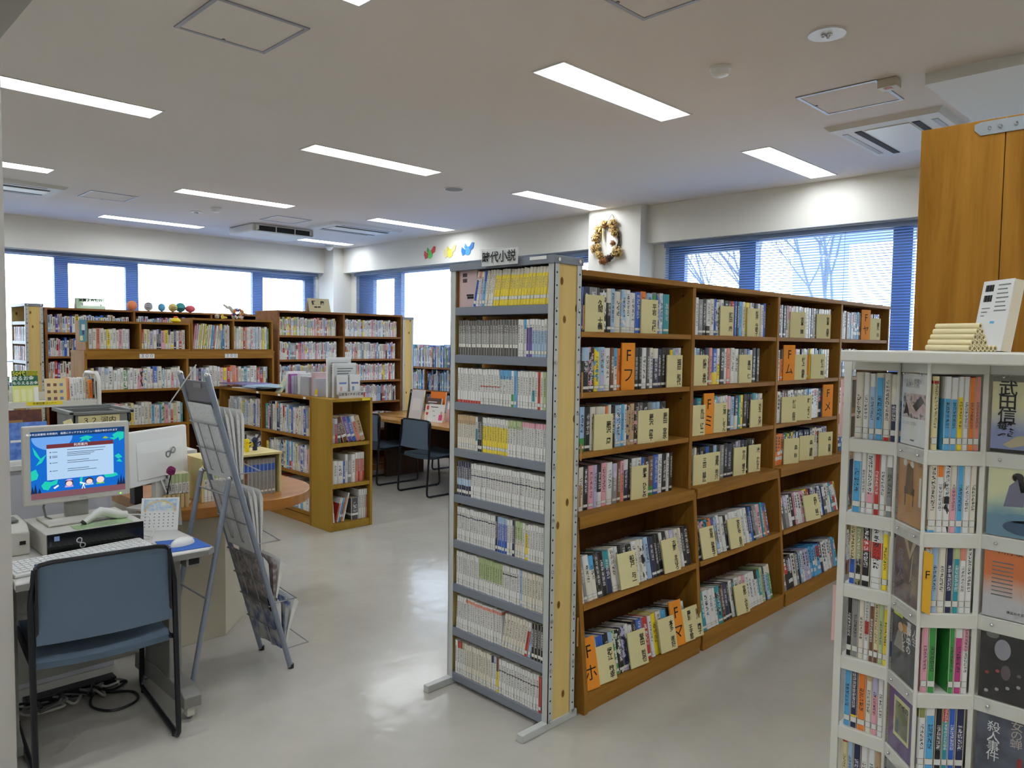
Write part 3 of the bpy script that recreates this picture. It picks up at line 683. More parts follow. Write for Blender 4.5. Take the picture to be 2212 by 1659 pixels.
for bi in range(4):
    for ti in range(6):
        lim = (99, 10, 4, 4, 4, 4)[ti] if bi == 3 else 99
        rn = random.Random(100 * bi + ti)
        x = FX[bi] + .032; end = FX[bi + 1] - .03 - (rn.uniform(.07, .17) if ti < 4 else rn.uniform(.02, .1))
        if ti == 1 and bi == 0: end = FX[1] - .06
        y, z, tl = (FY + .035, (1.596, 1.336, 1.078, .819)[ti] + .001, 0) if ti < 4 else ((1.985, .452, 11) if ti == 4 else (1.962, .082, 11))
        if ti > 3: z -= (y - (1.965 if ti == 4 else 1.945)) * math.tan(R(11)) - .002
        wts = NOVEL if (bi, ti) not in ((2, 0),) else [('white', 6), ('ivory', 3), ('black', 2), ('pale blue', 2), ('pink', 1)]
        if (bi, ti) == (1, 5): wts = [('white', 8), ('ivory', 4), ('teal', 2), ('black', 2), ('pale blue', 1), ('grey', 1)]
        i = 0; run_c = None; left = 0
        while x < end and i < lim:
            wd = rn.choice((.024, .028, .032, .036, .04, .046)) * rn.uniform(.94, 1.06)
            h = rn.choice((.188, .189, .19, .191, .192, .194)) if rn.random() > .1 else .183
            sp = random_spec(rn, wts, .2)
            if left > 0: sp = dict(run_c); left -= 1
            elif rn.random() < .12: run_c, left = sp, rn.randint(1, 4)
            if (bi, ti) in SEQ:
                q = SEQ[(bi, ti)]; sp = dict(sp, c1=q[i % len(q)]); lt = sp['c1'] in LIGHTC
                sp['tx'] = (sp['tx'][0], sp['tx'][1], rn.uniform(.01, .06) if lt else rn.uniform(.55, .8))
            if bi == 3 or (bi == 2 and ti > 1):
                FAR.append((F_ID, x, y, z, wd, .13, h, tl, sp['c1'])); x += wd + .0006; i += 1; continue
            book('hardcover_novel', HB_MESH, F_ID, x, z, wd, .13, h, y=y + rn.uniform(-.003, .003), tilt=tl, lb=(.06, .13, 1 if rn.random() < .85 else 0),
                 label='%s-spined hardcover, %s from left on the %s tier, %s of oak bookcase' % (sp['c1'].replace(' ', '-'), ordinal(i + 1), TN[ti], BN[bi]), group='novels in the oak bookcase', **sp)
            x += wd + .0006; i += 1

# author cards standing among the novels (positions along the bookcase, lettering)
CARDS = [
 [(2.558, '久間 十義', 0), (2.966, '平岩 弓枝', 0), (3.685, '町田 康', 0), (3.98, '松井 今朝子', 0), (4.533, '宮本 輝', 0), (4.918, '宮本 昌孝', 0), (5.658, 'Fヤ', 1), (5.822, '薬丸 岳', 0)],
 [(2.81, 'Fフ', 1), (3.19, '福田 和代', 0), (3.43, '松岡 圭祐', 0), (3.905, '真山 仁', 0), (4.44, 'Fム', 1), (4.569, '村上 春樹', 0), (4.852, '村上 龍', 0)],
 [(2.634, '藤沢 周', 0), (2.962, '藤沢 周平', 0), (3.079, '藤田 宜永', 0), (3.42, '丸山 健二', 0), (3.526, 'Fミ', 1), (3.646, '三浦 しをん', 0), (4.05, '水生 大海', 0), (4.458, '村山 由佳', 0), (4.669, '群 ようこ', 0), (5.035, 'Fメ', 1)],
 [(2.918, '藤本 ひとみ', 0), (3.456, '三田 誠広', 0), (3.582, '道尾 秀介', 0), (3.875, '皆川 博子', 0), (4.045, '湊 かなえ', 0), (4.505, '森 詠', 0), (4.726, '森 博嗣', 0), (5.016, '森 浩美', 0)],
 [(2.74, '船戸 与一', 0), (3.086, '古野 まほろ', 0), (3.43, '宮尾 登美子', 0), (3.714, '宮城谷 昌光', 0), (4.664, '森村 誠一', 0)],
 [(2.46, 'Fホ', 1), (2.56, '堀江 敏幸', 0), (2.799, '誉田 哲也', 0), (3.04, '本多 孝好', 0), (3.133, 'Fマ', 1), (3.201, '舞城 王太郎', 0), (3.279, '前川 麻子', 0), (3.763, '宮部 みゆき', 0)]]
for ti, row in enumerate(CARDS):
    nth = {0: 0, 1: 0}
    for x, s, org in row:
        nth[org] += 1
        y, z, tl = (FY + .03, (1.596, 1.336, 1.078, .819)[ti], 0) if ti < 4 else ((1.972, .455, 11) if ti == 4 else (1.95, .086, 11))
        wd, h = (.085, .215) if org else (.115, .158)
        if x > 4.3: wd *= 1.25
        t = thing('divider_card', ('%s orange letter card on the %s tier of the oak bookcase, counting from left' if org else '%s cream author card from left on the %s tier of the oak bookcase') % (ordinal(nth[org]), TN[ti]), 'divider card', (x - wd / 2, y, z), 0, 'orange letter cards' if org else 'cream author cards')
        fr = Matrix.Translation((x - wd / 2, y - .004, z)) @ Matrix.Rotation(-R(tl), 4, 'X') @ Matrix.Rotation(-R(7 if x < 4.2 else 13), 4, 'Z')
        c = ORANGE if org else CREAM
        MB(fr).box(0, -.0012, 0.0005, wd, 0, h).build('face', c, t)
        MB(fr).box(0, 0, 0.0005, .001, .006, h).build('flap', c, t)
        if org:
            text(s[0], .075, fr @ Vector((wd * .5, -.0018, h * .72)), fr.to_3x3().to_4x4() @ FRONT, INK, t); text(s[1], .075, fr @ Vector((wd * .5, -.0018, h * .3)), fr.to_3x3().to_4x4() @ FRONT, INK, t)
        else:
            text(V(s.replace(' ', '　')), min(.031, .172 / len(s)), fr @ Vector((wd * .78, -.0018, h * .46)), fr.to_3x3().to_4x4() @ FRONT, INK, t, spacing=.8, bold=.0005)

# ------------------------------------------------------------------ other bookcases
def bookcase(name, label, loc, rz, W, D, H, bays, tiers, wd=WOODF, up=WOODV, kick=.06, t_=.022, top=True, group=None):
    t = thing(name, label, 'bookcase', loc, rz, group); fr = basis(t)
    for x in (0, W - t_): MB(fr).box(x, 0, 0, x + t_, D, H - (t_ if top else 0)).build('side_panel', up, t, 0.001)
    if top: MB(fr).box(-.003, -.003, H - t_, W + .003, D, H).build('top_board', wd, t, 0.001)
    MB(fr).box(t_, D - .01, kick, W - t_, D, H - t_).build('back_panel', BACKW, t)
    bw = W / bays
    for i in range(1, bays): MB(fr).box(i * bw - .011, .002, kick, i * bw + .011, D - .01, H - t_).build('divider', up, t, 0.001)
    for i in range(bays):
        a, b = i * bw + (t_ if i == 0 else .011), (i + 1) * bw - (t_ if i == bays - 1 else .011)
        for z in tiers: MB(fr).box(a, .004, z - t_, b, D - .01, z).build('shelf_board', wd, t, 0.001)
    MB(fr).box(t_, .01, 0, W - t_, .03, kick).build('kick_board', wd, t)
    return t
NONF = [('white', 40), ('ivory', 20), ('pink', 5), ('pale blue', 6), ('sky blue', 4), ('yellow', 5), ('cream', 5), ('red', 4), ('navy', 4), ('blue', 3), ('green', 2), ('lilac', 5), ('black', 3), ('teal', 2), ('orange', 2), ('salmon', 2), ('grey', 2)]
def far_row(fr, x0, x1, z, rn, wts, y=.03, h=(.17, .2), w=(.014, .032), d=.13, lean=0):
    x = x0
    while x < x1 - .01:
        wd = rn.uniform(*w); FAR.append((fr, x, y, z, min(wd, x1 - x), d, rn.uniform(*h), 0, pick(rn, wts))); x += wd + .0005
def row(kind, fr, x0, x1, z, rn, wts, where, group, y=.03, h=(.17, .205), w=(.016, .036), d=.13, art=.12, leans=(), mesh=PB_MESH, first=1):
    x = x0; i = 0; nm = 0
    while x < x1 - .012:
        wd = min(rn.uniform(*w), x1 - x); hh = rn.uniform(*h); ln = 0
        if leans and leans[0] <= i < leans[1]: ln = leans[2]
        if ln and x + wd + hh * math.sin(R(max(0, ln))) > x1 + .01: ln = 0
        sp = random_spec(rn, wts, art)
        book(kind, mesh, fr, x, z + .0005, wd * .99, d, hh, y=y + rn.uniform(-.004, .004), lean=ln, lb=(.06, .12, 1 if rn.random() < .7 else 0), label='%s-spined %s, %s from left %s' % (sp['c1'].replace(' ', '-'), kind.split('_')[-1], ordinal(i + first), where), group=group, **sp)
        x += wd + (.003 if ln else 0); i += 1
    return i + first

# --- low oak bookcase running towards the viewer, with an ochre shelf box at its end
LC = bookcase('low_bookcase', 'low oak bookcase with three shelves ending at the ochre box', (3.225, 7.28, 0), R(-90), 1.735, .38, 1.07, 2, (.735, .42, .1), kick=.07)
fr = basis(LC); rn = random.Random(41)
for ti, z in enumerate((.735, .42, .1)):
    for b in (0, 1):
        a, e = b * .8675 + .03, (b + 1) * .8675 - .03
        if b == 0: a += .1
        row('reference_book', fr, a, e, z, rn, NONF, 'on the %s shelf, %s bay of low bookcase' % (('upper', 'middle', 'lower')[ti], ('far', 'near')[b]), 'books in the low bookcase', h=(.205, .26) if ti == 0 else (.2, .25), w=(.018, .045), d=.17)
for y in (5.62, 6.05, 6.45): MB().box(3.2205, y, 1.05, 3.222, y + .04, 1.068).build('label_strip', PAPER, LC)
OB = thing('shelf_box', 'ochre open shelf box of magazines at the end of low bookcase', 'shelf', (3.225, 5.24, 0))
for z0, z1 in ((0, .06), (.345, .375), (.68, .71), (1.045, 1.07)): MB().box(3.245, 5.245, z0, 3.6, 5.53, z1).build('shelf_board', OCHRE, OB, 0.001)
for x in (3.222, 3.6): MB().box(x, 5.24, 0, x + .023, 5.535, 1.07).build('side_panel', OCHRE, OB, 0.0015)
MB().box(3.245, 5.515, .06, 3.6, 5.53, 1.045).build('back_panel', OCHRE, OB)
MB().box(3.52, 5.2385, 1.05, 3.6, 5.24, 1.068).build('yellow_label', mat('yellow_label', (236, 214, 40), 0.6), OB)
def magazines():
    fr = Matrix.Translation((3.245, 5.255, 0)); rn = random.Random(5)
    sets = [(.711, [('lilac', .008, .2, 0)] * 3 + [('red', .007, .2, 0)] * 2 + [('charcoal', .02, .2, -2)] + [('brown', .022, .215, -22), ('purple', .018, .215, -22), ('blue', .016, .215, -22), ('salmon', .018, .215, -22), ('tan', .02, .215, -22)]),
            (.376, [('ivory', .02, .19, 0), ('white', .03, .19, 0), ('white', .045, .185, 0), ('blue', .014, .18, 0), ('white', .02, .235, 0), ('grey', .03, .23, 0), ('white', .03, .23, 0), ('salmon', .02, .24, 0), ('red', .018, .24, 0), ('salmon', .018, .24, 0), ('red', .015, .24, 0)]),
            (.061, [('ivory', .014, .23, -5), ('white', .012, .23, -5), ('red', .008, .2, 14), ('white', .01, .2, 14), ('sky blue', .012, .2, 14), ('orange', .01, .2, 14), ('white', .012, .235, 14), ('charcoal', .06, .18, 0), ('white', .018, .245, 0), ('white', .018, .245, 0), ('white', .018, .245, 0), ('salmon', .012, .245, 0)])]
    for ti, (z, L) in enumerate(sets):
        x = .004; px = 0
        sw = (1.55, 1.2, 1.25)[ti]
        for i, (c, wd, h, ln) in enumerate(L):
            wd *= sw
            if ti == 0 and ln == -22: ln = -18; wd *= 1.35
            if ti == 0 and i == 6: x += .02
            if ln < 0 and px == 0 and i and ti == 0 and ln < -10: x += .012
            if ln == 0 and px > 0: x += .012
            book('magazine', PB_MESH, fr, x, z, wd, .2, h, c, 'white', (.78, 1.1, 0) if c in ('red', 'salmon') else (.2, .3, 0), (.35, .8, .05 if c in LIGHTC else .6), (.1, .15, 0), ln, y=.02, label='%s magazine, %s from left on the %s shelf of the ochre box' % (c, ordinal(i + 1), ('upper', 'middle', 'lower')[ti]), group='magazines in the ochre box')
            x += wd + (.004 if ln else .0005) + (h * .22 if ln > 5 and i + 1 < len(L) and L[i + 1][3] == 0 else 0); px = ln
magazines()

# --- the bookcase marked 300, with small shelf boxes on its top
B3 = bookcase('tall_bookcase', 'oak bookcase marked 300 with shelf boxes stacked on it', (2.03, 7.28, 0), 0, 1.78, .4, 1.42, 2, (1.07, .74, .41, .1))
fr = basis(B3); rn = random.Random(9)
MB(fr).box(.02, -.004, 1.345, 1.76, .012, 1.4).build('fascia', WOODF, B3, 0.001)
for x in (.52, 1.32):
    q = MB(fr).box(x - .065, -.0055, 1.352, x + .065, -.004, 1.392).build('number_label', PAPER, B3)
    text('３００', .04, fr @ Vector((x, -.0062, 1.372)), FRONT, INK, q)
for ti, z in enumerate((1.07, .74)):
    for b in (0, 1):
        row('reference_book', fr, b * .89 + .03, (b + 1) * .89 - (.06 if ti == 0 else .03), z, rn, NONF, 'on the %s shelf, %s bay of the case marked 300' % (('upper', 'middle')[ti], ('left', 'right')[b]), 'books in the case marked 300', w=(.018, .04), h=(.17, .205), d=.15)
def top_box(name, label, x0, x1, z1, nd, y0=7.3, dep=.3):
    t = thing(name, label, 'shelf', (x0, y0, 1.421))
    for x in (x0, x1 - .018): MB().box(x, y0, 1.421, x + .018, y0 + dep, z1 - .018).build('side_panel', WOODV, t, .001)
    MB().box(x0, y0, z1 - .018, x1, y0 + dep, z1).build('top_board', WOODF, t, .001); MB().box(x0 + .018, y0, 1.421, x1 - .018, y0 + dep, 1.435).build('bottom_board', WOODF, t, .001)
    MB().box(x0 + .018, y0 + dep - .01, 1.435, x1 - .018, y0 + dep, z1 - .018).build('back_panel', BACKW, t)
    for k in range(1, nd):
        x = x0 + (x1 - x0) * k / nd; MB().box(x - .008, y0 + .002, 1.435, x + .008, y0 + dep - .01, z1 - .018).build('divider', WOODV, t, .001)
    return t
tb1 = top_box('shelf_box', 'low oak shelf box on the left of the case marked 300', 2.05, 2.96, 1.685, 2)
tb2 = top_box('shelf_box', 'taller oak shelf box on the right of the case marked 300', 2.965, 3.81, 1.735, 2)
k = row('reference_book', F_ID, 2.08, 2.42, 1.4355, rn, NONF, 'in the left box atop the case marked 300', 'books in the shelf boxes', y=7.33, h=(.17, .185), w=(.018, .034), d=.12)
row('reference_book', F_ID, 2.525, 2.92, 1.4355, rn, NONF, 'in the left box atop the case marked 300', 'books in the shelf boxes', y=7.33, h=(.165, .185), w=(.018, .034), d=.12, first=k)
k = row('reference_book', F_ID, 2.99, 3.36, 1.4355, rn, NONF + [('yellow', 10), ('red', 8)], 'in the right box atop the case marked 300', 'books in the shelf boxes', y=7.33, h=(.225, .25), w=(.012, .022), d=.16, leans=(0, 13, 6))
row('reference_book', F_ID, 3.4, 3.785, 1.4355, rn, NONF + [('pink', 10), ('pale green', 8)], 'in the right box atop the case marked 300', 'books in the shelf boxes', y=7.33, h=(.21, .235), w=(.012, .024), d=.16, first=k)
t = thing('pinned_picture', 'small blue card with white figure on bookcase side', 'picture', (2.0, 7.3, 1.52))
MB().box(1.985, 7.245, 1.5, 2.045, 7.248, 1.69).build('card', mat('teal_card', (96, 150, 168), 0.6), t)
MB().box(2.003, 7.2435, 1.6, 2.028, 7.245, 1.65).build('figure', PAPER, t); MB().box(2.006, 7.2435, 1.56, 2.024, 7.245, 1.598).build('figure', mat('slate_print', (70, 92, 110), 0.7), t)
for z in (1.51,): MB().box(1.99, 7.2435, z, 2.012, 7.245, z + .04).build('figure', CREAM, t)

# --- brown bookcase with the health sign, and the long one behind
KB = bookcase('health_bookcase', 'tall brown bookcase with two bays under the cream sign', (3.925, 7.42, 0), 0, 1.63, .5, 1.85, 2, (1.585, 1.325, 1.075, .825, .5, .1), WOODB, WOODB)
fr = basis(KB); rn = random.Random(15)
KW = [('white', 40), ('ivory', 20), ('pink', 10), ('pale blue', 5), ('red', 3), ('lilac', 6), ('yellow', 2), ('blue', 1), ('grey', 8), ('salmon', 3), ('sky blue', 1), ('black', 2)]
for z in (1.585, 1.325, 1.075, .825, .5):
    for b in (0, 1): far_row(fr, b * .815 + .03, (b + 1) * .815 - rn.uniform(.03, .09), z, rn, KW if z != 1.585 or b else KW + [('yellow', 14), ('cream', 8), ('pale green', 8)], h=(.17, .2), w=(.014, .026), d=.14)
steel_shelf((5.735, 7.43, 0), R(90), 'slotted steel shelf with pine end beside the health bookcase', H=1.83, full=False)
CB = bookcase('children_bookcase', 'long brown bookcase below the far windows with painted pebbles on it', (2.2, 9.22, 0), 0, 2.7, .5, 1.85, 3, (1.585, 1.325, 1.075, .825, .5, .1), WOODB, WOODB)
fr = basis(CB); rn = random.Random(16)
CW = [('white', 16), ('ivory', 14), ('pink', 8), ('pale blue', 12), ('navy', 6), ('blue', 6), ('red', 5), ('purple', 4), ('tan', 5), ('brown', 3), ('sky blue', 6), ('lilac', 6), ('black', 3)]
for z in (1.585, 1.325, 1.075):
    for b in (0, 1, 2): far_row(fr, b * .9 + .03, (b + 1) * .9 - rn.uniform(.03, .1), z, rn, CW, h=(.165, .205), w=(.016, .032), d=.14)
S2 = steel_shelf((2.02, 9.84, 0), R(-90), 'slotted steel shelf with pine end at the left of the long brown bookcase')
fr = basis(S2)
for z in (1.489, 1.28, 1.074, .867): far_row(fr, .05, .57, z, rn, [('pink', 6), ('white', 8), ('pale blue', 6), ('navy', 2), ('lilac', 5), ('red', 1)], y=.01, h=(.145, .155), w=(.012, .018), d=.11)
WB = bookcase('window_bookcase', 'low brown bookcase of picture books under the side window', (6.42, 9.6, 0), R(-90), 2.3, .34, 1.19, 3, (.88, .56, .25), WOODB, WOODB)
fr = basis(WB)
for z, hh in ((1.191, (.24, .31)), (.881, (.2, .28)), (.561, (.2, .28))):
    far_row(fr, .05, 2.24, z, rn, [('pale blue', 14), ('blue', 12), ('sky blue', 10), ('white', 10), ('navy', 5), ('pink', 3), ('red', 3), ('ivory', 5), ('green', 2), ('brown', 3)], h=hh, w=(.01, .022), d=.2)

# ------------------------------------------------------------------ chairs and table
def chair():
    """stackable chair on black sled legs; faces +Y, base at the origin"""
    t = thing('stacking_chair', '', 'chair', (0, 0, 0), 0, 'slate blue stacking chairs'); r = .0105
    for s in (-1, 1):
        x = s * .235
        p = [(x * .93, -.235, .735), (x, -.25, .62), (x, -.262, .42), (x, -.285, .06), (x, -.283, .03), (x, -.268, .014), (x, -.245, .011), (x, .22, .011), (x, .25, .014), (x, .263, .03), (x, .265, .06), (x, .245, .3), (x, .238, .375), (x, .225, .392), (x * .97, .2, .398), (x * .97, -.2, .385), (x * .985, -.25, .40)]
        MB().tube(p, r, 8).build('sled_leg', TUBE, t, smooth=True)
        for y in (-.24, .22): MB().cyl((x, y, 0.0), .013, .014, seg=8).build('foot_cap', BLACK, t)
    MB().tube([(-.218, -.235, .735), (-.205, -.238, .75), (-.17, -.242, .756), (-.08, -.249, .758), (0, -.252, .759), (.08, -.249, .758), (.17, -.242, .756), (.205, -.238, .75), (.218, -.235, .735)], .0085, 8).build('top_rail', TUBE, t, smooth=True)
    MB().tube([(-.235, .236, .38), (0, .236, .38), (.235, .236, .38)], r, 8).build('cross_bar', TUBE, t, smooth=True)
    n = 8; m = MB(); g = []
    for i in range(n + 1):
        u = i / n; x = -.222 + .444 * u; bow = -.022 * math.sin(math.pi * u)
        g.append([(x, -.252 + bow - .01, .475), (x, -.246 + bow, .6), (x * .985, -.237 + bow * .7, .755)])
    for off, fl in ((-.004, 0), (.008, 1)):
        k = len(m.v)
        for c in g: m.v += [Vector((p[0], p[1] + off, p[2])) for p in c]
        for i in range(n):
            for j in range(2):
                q = (k + i * 3 + j, k + (i + 1) * 3 + j, k + (i + 1) * 3 + j + 1, k + i * 3 + j + 1); m.f.append(q if not fl else q[::-1])
    k2 = (n + 1) * 3
    ring = [i * 3 for i in range(n + 1)] + [n * 3 + 1] + [i * 3 + 2 for i in range(n, -1, -1)] + [1]
    for a in range(len(ring)): b = ring[(a + 1) % len(ring)]; m.f.append((ring[a], k2 + ring[a], k2 + b, b))
    m.build('backrest', CHAIRF, t, smooth=True)
    MB().box(-.222, -.262, .48, -.214, -.236, .745).build('back_edge', BLACK, t); MB().box(.214, -.262, .48, .222, -.236, .745).build('back_edge', BLACK, t)
    m = MB(); ny = 8; sec = [(-.222, .398), (-.205, .414), (-.05, .412), (.08, .412), (.18, .424), (.225, .42), (.234, .408)]
    k = 0
    top = [(x, y, z - .012 * (1 - (x / .22) ** 2)) for y, z in sec for x in (-.222, -.1, 0, .1, .222)]
    bot = [(p[0], p[1], p[2] - .022) for p in top]
    m.v = [Vector(p) for p in top + bot]; nb = len(top); ns = len(sec)
    for i in range(ns - 1):
        for j in range(4): a = i * 5 + j; m.f.append((a, a + 1, a + 6, a + 5)); m.f.append((nb + a, nb + a + 5, nb + a + 6, nb + a + 1))
    for i in range(ns - 1): a = i * 5; m.f.append((a, a + 5, nb + a + 5, nb + a)); a += 4; m.f.append((a, nb + a, nb + a + 5, a + 5))
    for j in range(4): m.f.append((j, nb + j, nb + j + 1, j + 1)); a = (ns - 1) * 5 + j; m.f.append((a, a + 1, nb + a + 1, nb + a))
    m.build('seat', CHAIRF, t, smooth=True)
    return t
c0 = chair(); c0.location = (.905, 3.2, 0); c0.rotation_euler.z = R(-5.5); c0['label'] = 'slate blue chair with black sled legs at the computer desk'
for x, y, rz, lb in ((4.9, 5.985, -90, 'slate blue chair at the reading table, nearest the viewer'), (4.9, 6.83, -90, 'slate blue chair at the reading table, half hidden by the ochre box'), (5.95, 6.75, 90, 'chair on the far side of the reading table, only legs showing')):
    o = copy_tree(c0); o.location = (x, y, 0); o.rotation_euler = (0, 0, R(rz)); o['label'] = lb
t = thing('reading_table', 'wooden reading table with dark panel legs in front of window bookcase', 'table', (5.1, 6.35, 0))
MB().prism([(4.78, 5.3), (4.78, 6.8), (4.95, 7.25), (5.6, 7.38), (5.75, 7.2), (5.75, 5.3)], .664, .698).build('tabletop', TABW, t, 0.004)
DK = wood('dark_table_leg', (58, 40, 30), (78, 54, 40), 'Z')
for y in (6.98, 5.42): MB().box(5.02, y, 0, 5.55, y + .05, .664).build('leg_panel', DK, t)
MB().box(5.2, 5.47, .3, 5.23, 6.98, .664).build('apron', DK, t)
def display_book(name, x, y, z, w, h, th, rz, tilt, front, label, cat='book', parts=None, spine=PAPER):
    """a book standing with its cover towards -X/-Y; local x runs left to right of the cover"""
    fr = Matrix.Translation((x, y, z)) @ Matrix.Rotation(rz, 4, 'Z') @ Matrix.Rotation(-tilt, 4, 'X')
    t = thing(name, label, cat, (x, y, z)); MB(fr).box(0, .0008, .001, w, th, h).build('page_block', PAGES, t); MB(fr).box(0, 0, 0, w, .001, h).build('cover', front, t); MB(fr).box(0, th, 0, w, th + .001, h).build('back_cover', front, t); MB(fr).box(-.001, 0, 0, 0, th + .001, h).build('spine', spine, t)
    for (a, b, c, d, mt) in parts or (): MB(fr).box(a * w, -.0006, b * h, c * w, 0, d * h).build('print', mt, t)
    return t, fr
GR = mat('grey_print', (120, 120, 124), 0.7); BRN = mat('brown_cover', (96, 72, 64), 0.5); PNK = mat('pink_print', (214, 70, 130), 0.6); ORC = mat('orange_cover', (236, 124, 24), 0.45)
rs = R(-78)
display_book('display_book', 5.02, 6.62, .6985, .2, .32, .02, rs, R(12), mat('grey_cover', (206, 204, 204), .5), 'grey book with black spine propped on the reading table', parts=[(0, 0, .14, 1, INK), (.3, .3, .85, .7, mat('pale_block', (222, 218, 214), .6)), (.03, .88, .12, .96, PAPER)], spine=INK)
display_book('display_book', 5.16, 6.42, .6985, .21, .3, .012, rs, R(10), ORC, 'orange book standing behind the brown one on the table', spine=ORC)
display_book('display_book', 5.1, 6.4, .6985, .2, .235, .018, rs, R(10), BRN, 'brown book propped in front of the orange one', parts=[(.1, .8, .7, .84, PAPER), (.1, .73, .5, .76, GR)], spine=BRN)
display_book('display_card', 5.02, 6.31, .6985, .14, .175, .004, rs, R(10), mat('cream_cover', (232, 222, 196), .6), 'cream card with red flower print on the table', 'card', parts=[(.12, .68, .35, .92, mat('red_print', (206, 62, 70), .6)), (.1, .36, .4, .52, MATS['red_print']), (.35, .2, .75, .32, mat('brown_print', (120, 90, 80), .6))])
display_book('display_book', 4.97, 6.2, .6985, .2, .19, .008, rs, R(14), PAPER, 'white book with pink figure at the right of the table', parts=[(.72, .12, .96, .42, PNK), (.8, .42, .92, .6, mat('peach_print', (220, 160, 150), .6)), (.12, .82, .6, .86, INK), (.25, .6, .4, .63, GR), (.35, .34, .5, .37, GR)])
display_book('display_book', 5.14, 6.1, .6985, .2, .215, .012, rs, R(10), mat('pale_pink_cover', (226, 176, 176), .6), 'pale pink picture book standing behind the white one', parts=[(.05, .6, .6, .9, PAPER), (.2, .5, .4, .75, MATS['brown_print'])])
t = tag(MB().box(4.85, 6.16, .6985, 5.0, 6.4, .6995).build('loose_paper', PAPER), 'loose white paper on the reading table', 'paper')

# ------------------------------------------------------------------ white paperback tower
A0, A1, P0, B1, B2, E0 = (1.743, .662), (1.747, .5565), (1.659, .473), (1.7335, .3925), (1.741, .386), (1.742, .17)
TZ = (1.342, 1.174, 1.008, .84, .675, .508, .34, .17)
TW = mat('tower_white', (214, 212, 202), 0.4)
nP0 = Vector((-.69, .724, 0))
tw = thing('paperback_tower', 'white paperback tower with clear cover pockets beside the aisle', 'book tower', (1.9, .42, 0))
MB().box(1.645, .05, 1.517, 2.12, .645, 1.541).build('top_board', TW, tw, 0.003)
poly = [(2.1, .662), A0, A1, P0, B1, B2, E0, (2.1, .17)]
for z in TZ: MB().prism(poly, z - .03, z).build('deck', TW, tw, 0.0015)
MB().prism(poly, 0, .03).build('plinth', TW, tw)
MB().prism([(p[0] + .004, p[1]) for p in poly], 1.497, 1.517).build('header', TW, tw)
MB().box(1.747, .662, .03, 2.1, .67, 1.517).build('end_wall', glass('clear_acrylic', (.985, .99, .99)), tw)
MB().box(2.09, .17, .03, 2.1, .662, 1.517).build('back_wall', TW, tw)
MB().box(1.742, .656, .03, 1.75, .672, 1.517).build('post', TW, tw)
MB().prism([A1, (A1[0] - nP0.x * .0015, A1[1] - nP0.y * .0015), (P0[0] - nP0.x * .0015, P0[1] - nP0.y * .0015), P0], .03, 1.517).build('pocket_sheet', glass('clear_acrylic'), tw)
MB().box(1.737, .3865, .03, 1.9, .396, 1.517).build('post', TW, tw)
MB().cyl((1.747, .557, .03), .004, 1.487, seg=8).build('post', TW, tw); MB().cyl((1.66, .473, .03), .004, 1.487, seg=8).build('post', TW, tw)
MB().box(1.741, .17, .03, 1.743, .386, 1.517).build('pocket_sheet', glass('clear_acrylic'), tw)
SC = CHROME
dP = Vector((P0[0] - A1[0], P0[1] - A1[1], 0)).normalized(); nP = Vector((-dP.y, dP.x, 0)); nP = nP if nP.x < 0 else -nP
for z in (1.507,) + TZ[:6]:
    for q in (.025, .095):
        c = Vector((A1[0], A1[1], z - .014)) + dP * q; MB().ball(c + nP * .003, .003, seg=8, rings=5).build('screw', SC, tw, smooth=True)
    for y in (.362,): MB().ball((1.739, y, z - .014), .0035, seg=8, rings=5).build('screw', SC, tw, smooth=True)
